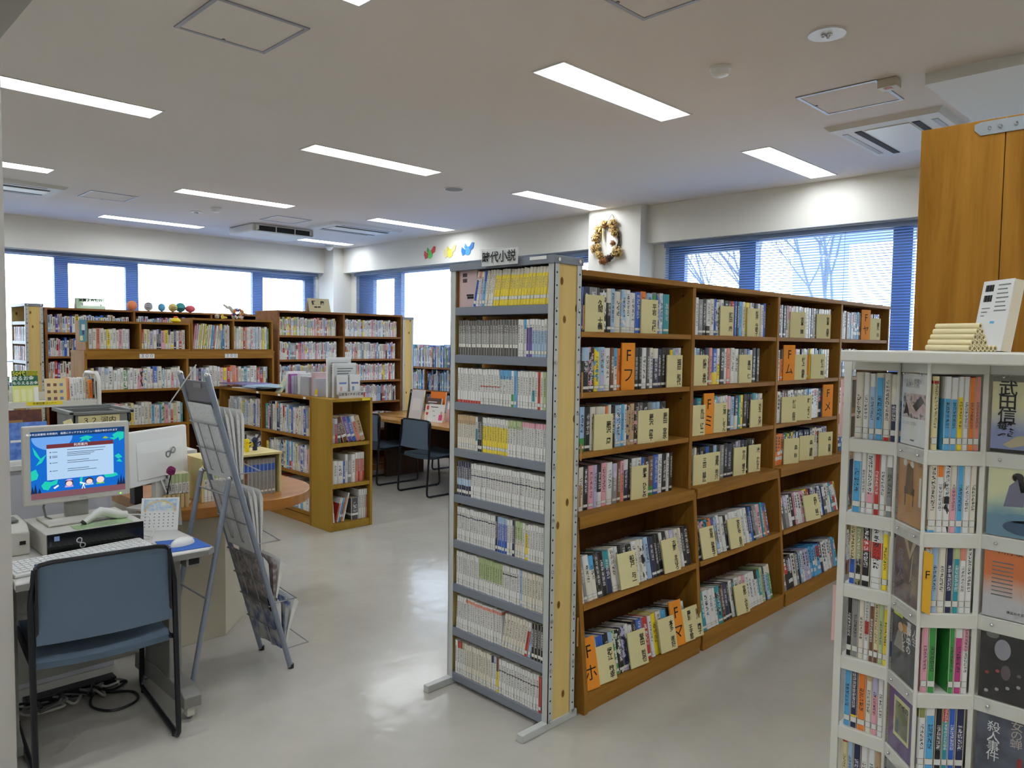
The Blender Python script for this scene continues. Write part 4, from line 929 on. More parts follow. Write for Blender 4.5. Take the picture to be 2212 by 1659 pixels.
def tower_books():
    fA = Matrix.Translation((1.75, .652, 0)) @ Matrix.Rotation(R(-90), 4, 'Z')
    ang = math.atan2(B1[1] - P0[1], B1[0] - P0[0]); fB = Matrix.Translation((P0[0], P0[1], 0)) @ Matrix.Rotation(ang, 4, 'Z')
    T = lambda c, c2='white', bd=(2, 2, 0), w=.0135, tone=None: (c, c2, bd, w, tone)
    tp = lambda c, c2='white', v=.72, w=.0135: (c, c2, (v, 1.1, 0), w, None)
    A = [[T('ivory', w=.018), T('white'), T('pale blue', 'white', (.8, 1.1, 0)), T('sky blue', 'ivory', (.93, 1.1, 0), .018), T('ivory', 'red', (-1, .05, 0), .015), tp('navy', 'ivory', .55, .015), tp('blue', 'ivory', .6, .01)],
         [tp('sky blue', 'white', .78, .02), T('white', w=.011), T('white', 'pink', (.12, .33, 0), .017), T('red', 'salmon', w=.013), T('white', w=.013), tp('grey', 'white', .75, .016), T('white', w=.012)],
         [T('cream', 'blue', (-1, .38, 0), .014), T('black', 'olive', (.4, .9, 1), .014), T('black', 'red', (.55, .72, 0), .02), T('white', 'red', (.45, .7, 0), .026), tp('yellow', 'white', .85, .013), T('white', 'teal', (.84, .96, 0), .017)],
         [T('black', w=.012), T('grey', w=.014), T('ivory', w=.012), T('white', 'red', (.4, .6, 0), .011), tp('brown', 'white', .85, .01), T('cream', 'brown', (-1, .2, 0), .01), T('pale green', w=.01), tp('yellow', 'ivory', .85, .01), T('white', 'blue', (.1, .4, 0), .01)],
         [T('sky blue', w=.014), T('navy', 'yellow', (.1, .2, 0), .014), T('orange', w=.017), tp('ivory', 'tan', .8, .012), tp('pink', 'lilac', .6, .012), T('white', w=.012), tp('cream', 'white', .85, .012)],
         [tp('cream', 'red', .85, .012), T('pale blue', w=.011), T('navy', w=.016), T('white', w=.014), T('white', w=.014), T('tan', w=.011), T('white', 'blue', (.5, .7, 0), .012)]]
    B = [[T('cream', 'red', (.9, .94, 0), .013), 'gap', tp('sky blue', 'white', .7, .0145), T('sky blue', 'white', (.7, 1.1, 0), .0145), tp('yellow', 'white', .72, .012), T('white', w=.012), T('orange', w=.012), T('salmon', w=.012)],
         [T('ivory', 'sky blue', (-1, .03, 0), .016), tp('white', 'orange', .76, .013), T('white', 'black', (.4, .5, 1), .014), T('pink', 'ivory', (.6, 1.1, 0), .012), T('sky blue', w=.014), T('white', w=.013), tp('ivory', 'purple', .93, .012)],
         [T('white', 'orange', (.88, .95, 0), .012), T('pale blue', w=.013), tp('ivory', 'black', .93, .015), T('navy', w=.015), tp('teal', 'pale green', .75, .013), tp('white', 'salmon', .74, .012), T('white', 'blue', (.9, .96, 0), .013)],
         [T('pink', w=.012), T('green', w=.015), 'gap', 'gap', T('green', w=.01), tp('magenta', 'white', .78, .015), T('pink', 'white', (-1, .6, 0), .011)],
         [tp('white', 'olive', .75, .012), tp('sky blue', 'white', .78, .016), T('black', w=.013), T('teal', 'red', (.7, .9, 0), .01), T('blue', w=.012), T('navy', w=.016)],
         [T('white', w=.014), T('pale blue', w=.014), T('red', w=.012), T('ivory', w=.014), T('white', w=.014), T('navy', w=.012), T('white', w=.014)]]
    nm = ['topmost', 'second', 'third', 'fourth', 'fifth', 'sixth']
    for side, rows, f, ln in (('left', A, fA, .1), ('right', B, fB, .094)):
        for ti, r in enumerate(rows):
            x = .001 if side == 'left' else .013; n = 0; s = ln / sum(.012 if b == 'gap' else b[3] for b in r)
            for b in r:
                if b == 'gap': x += .012 * s; continue
                c, c2, bd, wd, tone = b; n += 1; wd *= s
                book('pocket_paperback', PB_MESH, f, x, TZ[ti] + .0005, wd * .985, .105, .149 if n % 3 else .147, c, c2, bd, (.3, .66 if bd[0] > .5 and bd[1] > 1 else .9, .03 if c in LIGHTC or c in ('grey', 'green', 'magenta') else .7), (.08, .17, 1), y=.006, label='%s-spined pocket paperback, %s from left, %s tier, %s column of white tower' % (c.replace(' ', '-'), ordinal(n), nm[ti], side), group='pocket paperbacks in the white tower')
                x += wd
tower_books()
def cover(fr, w, h, base, label, prints=(), texts=()):
    t = thing('displayed_paperback', label, 'book', fr.to_translation(), 0, 'paperbacks shown in clear pockets')
    MB(fr).box(0, 0, 0, w, .001, h).build('cover', base, t); MB(fr).box(0, .001, .001, w - .001, .0065, h - .001).build('page_block', PAGES, t)
    for p in prints:
        if p[0] == 'e':
            _, cx, cy, rx, ry, mt = p; n = 18
            MB(fr).prism([(cx * w + rx * w * math.cos(2 * math.pi * i / n), cy * h + ry * h * math.sin(2 * math.pi * i / n)) for i in range(n)], -.0005, 0, 'y').build('print', mt, t)
        elif p[0] == 'p':
            MB(fr).prism([(a * w, b * h) for a, b in p[1]], -.0006, 0, 'y').build('print', p[2], t)
        else: MB(fr).box(p[0] * w, -.0004, p[1] * h, p[2] * w, 0, p[3] * h).build('print', p[4], t)
    for s, size, x, y, mt, *b in texts: text(s, size, fr @ Vector((x * w, -.0009, y * h)), fr.to_3x3().to_4x4() @ FRONT, mt, t, bold=b[0] if b else 0, spacing=.82)
    return t
def print_mix(name, a, b, scale=30, c=None, grad=None):
    """printed picture: two or three inks in soft patches, or running into each other over the height"""
    if name in MATS: return MATS[name]
    m, N, L, bs = _bsdf(name); tc = N.new('ShaderNodeTexCoord'); n = N.new('ShaderNodeTexNoise'); n.inputs['Scale'].default_value = scale; n.inputs['Detail'].default_value = 4
    L.new(tc.outputs['Object'], n.inputs['Vector']); r = N.new('ShaderNodeValToRGB'); r.color_ramp.elements[0].position = .38; r.color_ramp.elements[1].position = .62
    r.color_ramp.elements[0].color = (*lin(a), 1); r.color_ramp.elements[1].color = (*lin(b), 1)
    if c: e = r.color_ramp.elements.new(.52); e.color = (*lin(c), 1)
    if grad:
        s = N.new('ShaderNodeSeparateXYZ'); L.new(tc.outputs['Generated'], s.inputs[0]); mt = N.new('ShaderNodeMath'); mt.operation = 'MULTIPLY_ADD'; mt.inputs[1].default_value = .35; L.new(n.outputs['Fac'], mt.inputs[0])
        m2 = N.new('ShaderNodeMath'); m2.operation = 'MULTIPLY'; m2.inputs[1].default_value = .8; L.new(s.outputs[2], m2.inputs[0]); L.new(m2.outputs[0], mt.inputs[2]); L.new(mt.outputs[0], r.inputs[0])
    else: L.new(n.outputs['Fac'], r.inputs[0])
    L.new(r.outputs[0], bs.inputs['Base Color']); bs.inputs['Roughness'].default_value = .3; MATS[name] = m; return m
angP = math.atan2(dP.y, dP.x)
fP = lambda z: Matrix.Translation(Vector((A1[0], A1[1], z)) + dP * .008 - nP * .0035) @ Matrix.Rotation(angP, 4, 'Z')
fE = lambda z: Matrix.Translation((1.7445, .381, z)) @ Matrix.Rotation(R(-90), 4, 'Z')
g1 = mat('grey_title_ink', (120, 120, 122), .7)
pic = print_mix('pink_grey_picture', (196, 160, 160), (90, 90, 96), 60, (214, 196, 190))
cover(fP(TZ[0] + .002), .103, .15, mat('white_cover', (224, 224, 222), .3), 'white paperback with pink and grey picture, top pocket of white tower', [(.06, .38, .94, .72, pic), ('p', [(.1, .42), (.2, .6), (.3, .48), (.32, .4), (.24, .44)], INK), ('p', [(.45, .55), (.75, .7), (.9, .62), (.6, .48)], mat('stripe_ink', (70, 66, 70), .5)), (.4, .06, .55, .08, g1)], [('うれしい悲鳴を\nあげてくれ', .011, .42, .86, g1), ('いしわたり淳治', .008, .35, .3, g1)])
cover(fP(TZ[1] + .002), .103, .15, print_mix('tan_paper', (186, 136, 72), (176, 128, 84), 20), 'tan paperback with a drawn chair, second pocket of white tower', [('p', [(.3, .5), (.34, .82), (.4, .86), (.58, .8), (.6, .52)], mat('chair_ink', (104, 78, 56), .6)), (.26, .42, .66, .52, MATS['chair_ink']), (.28, .25, .32, .42, MATS['chair_ink']), (.6, .27, .63, .42, MATS['chair_ink']), ('e', .26, .86, .07, .05, mat('pale_ink', (206, 204, 196), .6)), ('e', .54, .85, .07, .05, MATS['pale_ink']), (.84, .3, .92, .7, MATS['pale_ink'])], [('夜', .02, .86, .9, MATS['chair_ink'])])
cover(fP(TZ[2] + .002), .103, .15, print_mix('mauve_brown_picture', (92, 74, 70), (136, 116, 92), 25, (116, 96, 96)), 'brown and mauve paperback, third pocket of white tower', [('p', [(.3, .95), (.6, .62), (.9, .95), (.75, .95), (.6, .72), (.45, .95)], mat('buff_ink', (178, 160, 130), .5)), ('p', [(.7, .7), (.74, .72), (.68, .35), (.62, .3)], MATS['buff_ink'])], [(V('夜殺人'), .026, .24, .5, mat('lilac_ink', (150, 136, 160), .5)), (V('街道'), .022, .8, .3, MATS['buff_ink'])])
cover(fP(TZ[3] + .002), .103, .15, mat('slate_cover', (70, 72, 76), .3), 'slate grey paperback with yellow corner title, fourth pocket of white tower', [(.04, .86, .42, .96, mat('lime_ink', (206, 210, 60), .5)), ('e', .35, .72, .1, .07, mat('skin_print', (206, 170, 140), .5)), ('p', [(.1, .4), (.25, .66), (.45, .66), (.55, .4)], mat('shirt_print', (150, 146, 140), .5)), (.45, .68, .75, .8, mat('tan_print', (196, 140, 80), .5))], [(V('真夜中の'), .02, .7, .64, PAPER, .0003), (V('パンと'), .017, .5, .55, PAPER), (V('人生'), .02, .92, .7, PAPER)])
cover(fP(TZ[4] + .002), .103, .15, mat('violet_cover', (104, 78, 132), .3), 'violet paperback with cream framed picture, fifth pocket of white tower', [(.22, .22, .86, .8, mat('cream_ink', (214, 210, 150), .5)), (.28, .27, .8, .74, print_mix('meadow_picture', (96, 110, 96), (150, 160, 170), 50)), (.3, .28, .42, .5, mat('sky_ink', (96, 150, 210), .5))], [('アイの', .016, .6, .7, INK)])
cover(fP(TZ[5] + .002), .103, .15, mat('grey_cover2', (150, 150, 148), .3), 'grey paperback in the sixth pocket of white tower', [(.1, .1, .9, .5, MATS['mauve_brown_picture'])])
cover(fE(TZ[0] + .002), .14, .15, print_mix('pale_gold_lilac', (140, 150, 196), (222, 214, 164), 14, (200, 198, 190), True), 'paperback with bold black title and armoured figure in the top pocket', [(0, 0, 1, .04, INK), (0, .93, 1, 1, mat('dull_gold', (110, 104, 84), .5)), ('p', [(.55, .08), (.52, .5), (.6, .8), (.85, .9), (1, .86), (1, .06)], print_mix('figure_ink', (66, 52, 70), (110, 70, 62), 60, (84, 84, 100))), ('p', [(.15, .1), (.32, .22), (.5, .24), (.52, .14), (.25, .06)], mat('sand_ink', (190, 176, 140), .5)), (.5, .2, .62, .34, mat('amber_ink', (206, 140, 70), .5))], [(V('武田信繁'), .033, .19, .56, INK, .0004)])
rd = mat('brush_red', (196, 40, 46), .5)
cover(fE(TZ[1] + .002), .14, .15, print_mix('pale_green_mist', (110, 150, 170), (224, 222, 178), 12, (186, 204, 178), True), 'paperback with two schoolgirls and red kana in the second pocket', [('p', [(.2, .4), (.26, .68), (.36, .78), (.46, .68), (.44, .42)], mat('uniform_grey', (120, 118, 140), .5)), ('e', .36, .8, .07, .06, mat('hair_ink', (40, 32, 32), .5)), ('p', [(.34, .85), (.42, .82), (.46, .62), (.4, .6)], MATS['hair_ink']), ('e', .31, .79, .03, .035, MATS['skin_print']), ('p', [(.66, .34), (.7, .62), (.82, .72), (.95, .6), (.95, .34)], mat('skirt_ink', (60, 64, 78), .5)), ('e', .82, .74, .09, .075, MATS['hair_ink']), ('e', .76, .72, .03, .04, MATS['skin_print']), ('e', .5, .14, .3, .1, mat('cloud_ink', (60, 86, 116), .5)), ('e', .4, .26, .2, .06, mat('cloud_ink2', (110, 150, 176), .5))], [('が', .034, .6, .87, rd, .0006), ('え', .034, .58, .62, rd, .0006), ('り', .034, .58, .37, rd, .0006)])
cover(fE(TZ[2] + .002), .14, .15, print_mix('orange_to_grey', (200, 198, 200), (222, 120, 60), 4, (212, 170, 150), True), 'paperback fading from orange to grey in the third pocket', [('p', [(.68, .06), (.76, .12), (.86, .05), (.74, .04)], mat('phoenix_red', (190, 60, 44), .5))] + [(.1, .74 - .055 * i, .36, .755 - .055 * i, g1) for i in range(9)], [('川村 湊 編', .013, .38, .9, INK), (V('作品選'), .024, .72, .5, g1, .0005), ('講談社文芸文庫', .006, .45, .1, INK)])
cover(fE(TZ[3] + .002), .14, .15, print_mix('night_flowers', (20, 18, 20), (34, 28, 30), 30), 'black paperback with pale face and small flowers in the fourth pocket', [('e', .28, .7, .1, .14, mat('pale_face', (150, 146, 156), .5)), ('e', .33, .4, .06, .1, mat('dim_face', (96, 86, 88), .5)), ('e', .15, .88, .08, .05, mat('seal_grey', (110, 110, 108), .5))] + [('e', .1 + .13 * (i * 5 % 7), .1 + .05 * (i * 3 % 8), .025, .022, mat('petal_' + ('white', 'red', 'grey')[i % 3], ((170, 170, 170), (160, 60, 50), (110, 100, 100))[i % 3], .5)) for i in range(12)])
cover(fE(TZ[4] + .002), .14, .15, print_mix('slate_picture', (66, 70, 84), (96, 102, 118), 20), 'slate blue paperback with white vertical title in the fifth pocket', [(.52, .0, .58, .4, mat('dark_red_ink', (150, 40, 40), .5)), ('p', [(.7, .8), (.95, .84), (.85, .72)], MATS['black_ink'] if 'black_ink' in MATS else INK), ('p', [(.75, .5), (1, .42), (.95, .38)], INK)], [(V('殺人事件'), .024, .22, .52, PAPER), (V('女の蝉'), .022, .5, .7, mat('pale_title', (196, 180, 170), .5))])
cover(fE(TZ[5] + .002), .14, .15, MATS['slate_picture'], 'slate paperback in the lowest visible pocket')
# letter tags on the tower
ft = Matrix.Translation((1.741, .6765, 1.344)) @ Matrix.Rotation(R(-60), 4, 'Z')
PNKC = mat('pink_card', (226, 184, 178), .7)
t = thing('number_tag', 'pink tag numbered 400 beside the white tower', 'tag', (1.738, .685, 1.344)); MB(ft).box(-.002, 0, 0, .016, .001, .13).build('card', PNKC, t)
for i, s in enumerate('４００'): text(s, .013, ft @ Vector((.007, -.0006, .115 - .02 * i)), ft.to_3x3().to_4x4() @ FRONT, INK, t)
ft2 = Matrix.Translation((1.741, .6765, .87)) @ Matrix.Rotation(R(-60), 4, 'Z')
t = thing('number_tag', 'plain pink tag lower on the white tower', 'tag', (1.735, .69, .87)); MB(ft2).box(-.002, 0, 0, .012, .001, .13).build('card', PNKC, t)
fB = Matrix.Translation((P0[0] - .004, P0[1] - .006, TZ[2] + .002)) @ Matrix.Rotation(R(-52), 4, 'Z')
t = thing('letter_card', 'amber card with letter F in the right column of white tower', 'divider card', (P0[0], P0[1], TZ[2])); MB(fB).prism([(0, .005), (.016, -.002), (.018, .122), (0, .13)], 0, .001, 'y').build('card', mat('amber_card', (222, 168, 40), .7), t); text('F', .022, fB @ Vector((.008, -.0007, .08)), fB.to_3x3().to_4x4() @ FRONT, INK, t)
# things on the tower top
RA, RB = Vector((-.3472, -.9378, 0)), Vector((.9378, -.3472, 0))
def roll(e, label, L=.1, r=.0068):
    t = thing('paper_roll', label, 'paper roll', e - Vector((0, 0, r)), 0, 'rolled cream papers on the white tower')
    m = MB(); n = 14
    for a, b in ((r, 1), (r * .58, -1)):
        k = len(m.v); m.v += [p + RB * (a * math.cos(2 * math.pi * i / n)) + Vector((0, 0, a * math.sin(2 * math.pi * i / n))) for p in (e - RA * L, e) for i in range(n)]
        for i in range(n): q = (k + i, k + (i + 1) % n, k + n + (i + 1) % n, k + n + i); m.f.append(q if b > 0 else q[::-1])
    for c in (0, n):
        for i in range(n): m.f.append((c + i, c + (i + 1) % n, 2 * n + c + (i + 1) % n, 2 * n + c + i))
    m.build('rolled_sheet', mat('cream_roll', (222, 208, 164), .75), t, smooth=True)
for rw, n in enumerate((7, 4, 3, 2, 1)):
    for i in range(n): roll(Vector((1.8176, .4417, 1.5485 + rw * .0119)) + RB * (rw * .0075 + i * .0138), 'cream paper roll, %s from left in the %s row of the stack' % (ordinal(i + 1), ('bottom', 'second', 'third', 'fourth', 'top')[rw]))
fr = Matrix.Translation((2.045, .497, 1.543)) @ Matrix.Rotation(R(-135), 4, 'Z') @ Matrix.Rotation(-R(9), 4, 'X') @ Matrix.Diagonal((1.05, 1.2, 1.1, 1))
t = thing('leaning_book', 'white paperback showing its barcoded back, leaning on the white tower', 'book', (1.978, .503, 1.542))
MB(fr).box(0, 0, 0, .105, .001, .15).build('cover', MATS['white_cover'], t); MB(fr).box(.001, .001, .001, .104, .019, .149).build('page_block', PAGES, t); MB(fr).box(0, .019, 0, .105, .02, .15).build('back_cover', MATS['white_cover'], t)
for v in (.134, .112):
    m = MB(fr)
    for k in range(9): m.box(.012 + k * .0032, -.0005, v - .007, .0138 + k * .0032 + (.0007 if k % 3 else 0), 0, v + .007)
    m.build('barcode', INK, t)
for k in range(7): MB(fr).box(.055, -.0004, .138 - k * .009, .095 - (k * 5 % 3) * .004, 0, .1405 - k * .009).build('print_line', g1, t)
for k in range(3): MB(fr).box(.012, -.0004, .09 - k * .008, .04 - k * .008, 0, .092 - k * .008).build('print_line', g1, t)
MB(fr).box(.05, -.0004, .058, .064, 0, .063).build('logo', mat('cyan_mark', (90, 180, 226), .5), t)

# ------------------------------------------------------------------ tall wooden panel behind the tower
wp = thing('wooden_screen', 'tall golden wood screen of joined panels behind the white tower', 'screen', (2.33, 0, 0))
for a, b in ((.505, .706), (-.3, .503), (-1.2, -.302)): MB().box(2.31, a, 0, 2.35, b, 2.15).build('panel', DIVW, wp, 0.002)
MB().prism([(.56, 2.11), (.575, 2.125), (.575, 2.14), (.56, 2.145), (.42, 2.145), (.42, 2.11)], 2.307, 2.31, 'x').build('bracket', mat('zinc_plate', (170, 178, 184), .35, .6), wp)
for y in (.54, .515, .48): MB().ball((2.306, y, 2.127), .005, seg=8, rings=5).build('screw', CHROME, wp)

# ------------------------------------------------------------------ computer desk
DESKT = mat('desk_laminate', (206, 204, 200), .4); DESKG = mat('desk_frame', (132, 130, 126), .5)
t = thing('computer_desk', 'pale grey computer desk with castor feet beside the partition', 'desk', (.95, 3.3, 0))
MB().prism([(.606, 2.985), (1.27, 2.985), (1.3, 3.01), (1.3, 3.62), (.606, 3.62)], .672, .7).build('desktop', DESKT, t, .006)
MB().box(.606, 2.978, .672, 1.27, 2.985, .694).build('edge_band', DESKG, t); MB().prism([(1.27, 2.978), (1.307, 3.008), (1.307, 3.6), (1.3, 3.6), (1.3, 3.01), (1.27, 2.985)], .672, .694).build('edge_band', DESKG, t)
MB().box(1.18, 3.16, .1, 1.23, 3.44, .672).build('leg_panel', DESKG, t, .004)
MB().box(.612, 3.16, .1, .645, 3.44, .672).build('leg_panel', DESKG, t, .004)
MB().box(.645, 3.59, .1, 1.2, 3.605, .66).build('modesty_panel', mat('desk_panel', (176, 174, 168), .5), t)
MB().prism([(3.0, .055), (3.0, .1), (3.05, .125), (3.3, .14), (3.55, .125), (3.56, .055), (3.1, .06), (3.06, .05)], 1.175, 1.245, 'x').build('foot_beam', DESKG, t, .004)
MB().prism([(3.13, .02), (3.13, .06), (3.2, .11), (3.55, .11), (3.55, .02)], .61, .65, 'x').build('foot_beam', DESKG, t, .004)
for y in (3.04, 3.52):
    MB().box(1.195, y - .022, .012, 1.225, y + .022, .055).build('caster_fork', BEIGEP, t, .004); MB().cyl((1.203, y, .022), .022, .014, 'x', 14).build('caster_wheel', GREYP, t, smooth=True)
MB().box(1.19, 3.0, .635, 1.25, 3.06, .671).build('bracket', DESKG, t); MB().box(1.2, 2.997, .642, 1.24, 3.0, .665).build('bracket_opening', DARK, t)
for z in (.3, .42, .54): MB().cyl((1.178, 3.32, z), .005, .003, 'x', 8).build('bolt', DARK, t)
t = thing('desktop_computer', 'flat desktop computer with glossy black front under the monitor', 'computer', (.94, 3.42, .7))
MB().box(.764, 3.256, .7005, 1.118, 3.6, .79).build('case', BEIGEP, t, .003); MB().box(.766, 3.248, .702, 1.116, 3.256, .789).build('front_panel', mat('gloss_black', (14, 15, 18), .15), t, .002)
def knot(c, s, rot, mt, parent, th=.1):
    pts = []
    for i in range(28):
        a = 2 * math.pi * i / 28; d = 1 + math.sin(a) ** 2; pts.append(Vector((math.cos(a) / d * s, math.sin(a) * math.cos(a) / d * s * 1.25, 0)))
    m = MB(); m.tube([p for p in pts], s * th, 6, closed=True); m.xf(Matrix.Diagonal((1, 1, .12, 1))); m.xf(Matrix.Translation(c) @ rot); return m.build('emblem', mt, parent)
knot((.882, 3.2475, .742), .021, FRONT @ Matrix.Rotation(R(-62), 4, 'Z'), mat('silver_emblem', (206, 206, 208), .3, .6), t)
MB().box(.79, 3.2472, .762, .808, 3.248, .78).build('sticker', mat('blue_sticker', (140, 170, 220), .4), t); text('FSTA', .008, (.778, 3.2474, .752), FRONT @ Matrix.Rotation(R(90), 4, 'Z'), GREYP, t)
MB().cyl((1.05, 3.2475, .72), .003, .001, 'y', 8).build('jack', GREYP, t)
t = tag(MB().box(.87, 3.262, .7905, 1.08, 3.345, .7915).build('green_notice', mat('laminated_green', (176, 206, 150), .12)), 'laminated green notice lying on the desktop computer', 'notice')
for k, a in enumerate((.93, .91, .95)): MB().box(a, 3.275 + .018 * k, .7915, 1.03, 3.28 + .018 * k, .7918).build('print_line', GR, t)
# monitor
mo = thing('monitor', 'white bezel monitor showing a blue library guide screen', 'monitor', (.93, 3.5, .79)); Y0 = 3.45
MB().box(.735, Y0, .869, 1.131, Y0 + .022, 1.188).build('bezel', BEIGEP, mo, .005); MB().box(.79, Y0 + .022, .9, 1.08, Y0 + .06, 1.16).build('back_shell', BEIGEP, mo, .01)
MB().box(.89, Y0 + .03, .8, .975, Y0 + .055, .95).build('neck', mat('stand_grey', (150, 150, 144), .5), mo); MB().box(.8, 3.37, .7905, 1.075, 3.56, .802).build('stand_base', BEIGEP, mo, .005)
SX, SZ, SW, SH = .762, .893, .35, .272
scr = lambda n, rgb=(0, 0, 0), s=.75: emit('screen_' + n, rgb, s)
def sq(u0, v0, u1, v1, mt, lay=1, name='screen_print'): return MB().box(SX + u0 * SW, Y0 - .0003 * lay - .0008, SZ + v0 * SH, SX + u1 * SW, Y0 - .0008 if lay == 1 else Y0 - .0003 * lay - .0006, SZ + v1 * SH).build(name, mt, mo)
def sp(pts, mt, lay=2): return MB().prism([(SX + a * SW, SZ + b * SH) for a, b in pts], Y0 - .0003 * lay - .0008, Y0 - .0003 * lay - .0006, 'y').build('screen_print', mt, mo)
def ell(cx, cy, rx, ry, mt, lay=2, a0=0, a1=360, n=20): return sp([(cx + rx * math.cos(R(a0 + (a1 - a0) * i / n)), cy + ry * math.sin(R(a0 + (a1 - a0) * i / n))) for i in range(n + (0 if a1 - a0 >= 360 else 1))], mt, lay)
sq(0, 0, 1, 1, scr('blue', (24, 104, 200)), 1, 'screen'); sq(0, .915, 1, 1, scr('navy', (28, 62, 110)), 2); sq(0, 0, 1, .09, scr('mauve', (124, 84, 92)), 2)
ell(.22, .915, .21, .2, scr('moon', (112, 164, 232)), 2, 180, 360)
sq(.16, .27, .87, .74, scr('pane', (176, 206, 236)), 3); sq(.16, .74, .87, .8, scr('brown', (112, 52, 56)), 3)
tl_ = scr('teal', (36, 200, 178)); wh = scr('white', (232, 236, 244)); dk = scr('ink', (70, 84, 104))
for k, (v, a, b) in enumerate(((.70, .37, .78), (.66, .37, .76), (.635, .37, .66), (.61, .37, .62), (.535, .37, .6), (.505, .37, .7), (.41, .37, .6), (.38, .37, .68))): sq(a, v, b, v + .008, dk, 4)
for v in (.68, .62, .6, .52, .4): sq(.19, v - .006, .205, v + .008, dk, 4); sq(.215, v - .003, .27, v + .005, dk, 4)
for pts in ([(.02, .78), (.05, .72), (.1, .6), (.16, .66), (.11, .54), (.05, .5), (.09, .58), (.04, .66)], [(.0, .42), (.05, .45), (.075, .36), (.06, .3), (.0, .28)], [(.5, .87), (.58, .9), (.65, .87), (.6, .84), (.63, .78), (.57, .84), (.5, .8), (.53, .85)], [(.86, .88), (.92, .93), (.99, .92), (.99, .82), (.94, .78), (.93, .84), (.88, .8), (.82, .84), (.88, .84)], [(.88, .55), (.93, .58), (.97, .52), (.92, .5)], [(.9, .46), (.94, .5), (.97, .44)], [(.1, .2), (.14, .26), (.2, .24), (.27, .27), (.26, .2), (.2, .18), (.17, .12), (.12, .14)], [(.76, .26), (.82, .31), (.9, .28), (.92, .24), (.86, .22), (.78, .22)], [(.5, .26), (.53, .27), (.52, .16), (.5, .14)]): sp(pts, tl_, 2)
hair = scr('hair', (60, 34, 44)); skin = scr('skin', (240, 210, 200))
for x, hc, bc in ((.385, hair, scr('lilac', (190, 160, 226))), (.6, scr('hair2', (70, 46, 36)), scr('paleblue', (160, 196, 240))), (.72, skin, scr('green', (110, 180, 80)))):
    ell(x, .135, .045, .055, bc, 3, 0, 180); ell(x, .2, .043, .05, hc, 4); ell(x, .19, .034, .038, skin, 5)
ell(.385, .235, .036, .025, scr('lilac'), 6, 0, 180)
sp([(.5, .2), (.56, .17), (.55, .15), (.495, .18)], wh, 6); sp([(.53, .16), (.54, .16), (.555, .09), (.545, .09)], wh, 6); sp([(.515, .09), (.525, .09), (.54, .16), (.53, .16)], wh, 6); sp([(.22, .15), (.27, .19), (.28, .17), (.235, .13)], wh, 5)
tr = scr('tree', (30, 44, 74))
for x, h in ((.02, .2), (.05, .24), (.09, .17), (.93, .2), (.96, .26), (.99, .22)): sp([(x - .025, .09), (x + .01, .09), (x - .008, h)], tr, 3)
sp([(.75, .84), (.78, .87), (.82, .84), (.79, .83)], scr('lime', (150, 180, 60)), 3)
text('熊本市立図書館 利用案内　画面にタッチするとメニュー画面が表示されます', .0098, (SX + .44 * SW, Y0 - .0022, SZ + .957 * SH), FRONT, wh, mo, 'screen_text'); text('利用案内', .013, (SX + .515 * SW, Y0 - .0024, SZ + .77 * SH), FRONT, wh, mo, 'screen_text')
text('FUJITSU', .009, (.95, Y0 - .0006, .879), FRONT, GREYP, mo, 'brand_mark'); MB().box(1.09, Y0 - .0006, .876, 1.096, Y0, .882).build('power_light', emit('green_led', (120, 255, 60), 1.5), mo)
MB().box(.76, Y0 - .0005, 1.174, .81, Y0, 1.18).build('model_label', mat('faint_label', (190, 190, 184), .5), mo)
MB().tube([(.83, 3.5, .9), (.815, 3.5, .85), (.82, 3.49, .81), (.835, 3.47, .803)], .004, 6).build('cable', GREYP, mo, smooth=True)
# keyboard, mouse and other desk things
kb = thing('keyboard', 'white keyboard on the computer desk', 'keyboard', (.87, 3.13, .7)); fk = Matrix.Translation((.618, 3.045, .7)) @ Matrix.Rotation(R(6), 4, 'Z')
MB(fk).prism([(0, .001), (0, .012), (.15, .024), (.15, .001)], 0, .5, 'x').build('body', WHITEP, kb, .003)
m = MB(fk); rk = random.Random(2)
for r_ in range(6):
    y = .014 + r_ * .0215; z = .0125 + .012 * y / .15; x = .012
    while x < .485:
        wd = .017 if r_ else rk.choice((.017, .024, .1)); wd = min(wd, .487 - x)
        if not (.33 < x < .338 or .398 < x < .406): m.box(x, y, z, x + wd, y + .0165, z + .005)
        x += wd + .0028
o = m.build('key', mat('key_white', (232, 232, 230), .45), kb); o['kind'] = 'stuff'
MB(fk).box(.43, .143, .0235, .48, .146, .0245).build('status_strip', GREYP, kb)
tag(MB().prism([(1.115, 3.02), (1.29, 3.0), (1.295, 3.17), (1.15, 3.22)], .7005, .703).build('mouse_pad', mat('blue_pad', (40, 92, 176), .7)), 'blue mouse pad at the desk corner', 'mouse pad')
t = thing('computer_mouse', 'white computer mouse on the blue pad', 'mouse', (1.215, 3.1, .703)); m = MB().ball((0, 0, 0), .056, .031, .03, 18, 12)
m.v = [Vector((v.x, v.y, max(v.z, 0))) for v in m.v]; m.xf(Matrix.Translation((1.215, 3.1, .7035)) @ Matrix.Rotation(R(20), 4, 'Z')); m.build('shell', WHITEP, t, smooth=True)
MB().tube([(1.17, 3.09, .71), (1.14, 3.12, .705), (1.13, 3.2, .703), (1.17, 3.3, .703), (1.13, 3.42, .703)], .002, 6).build('cord', WHITEP, t, smooth=True)
fc = Matrix.Translation((1.165, 3.442, .7005)) @ Matrix.Rotation(R(-32), 4, 'Z')
t = thing('desk_calendar', 'white tent calendar with blue rainbow picture on the desk', 'calendar', (1.24, 3.4, .7))
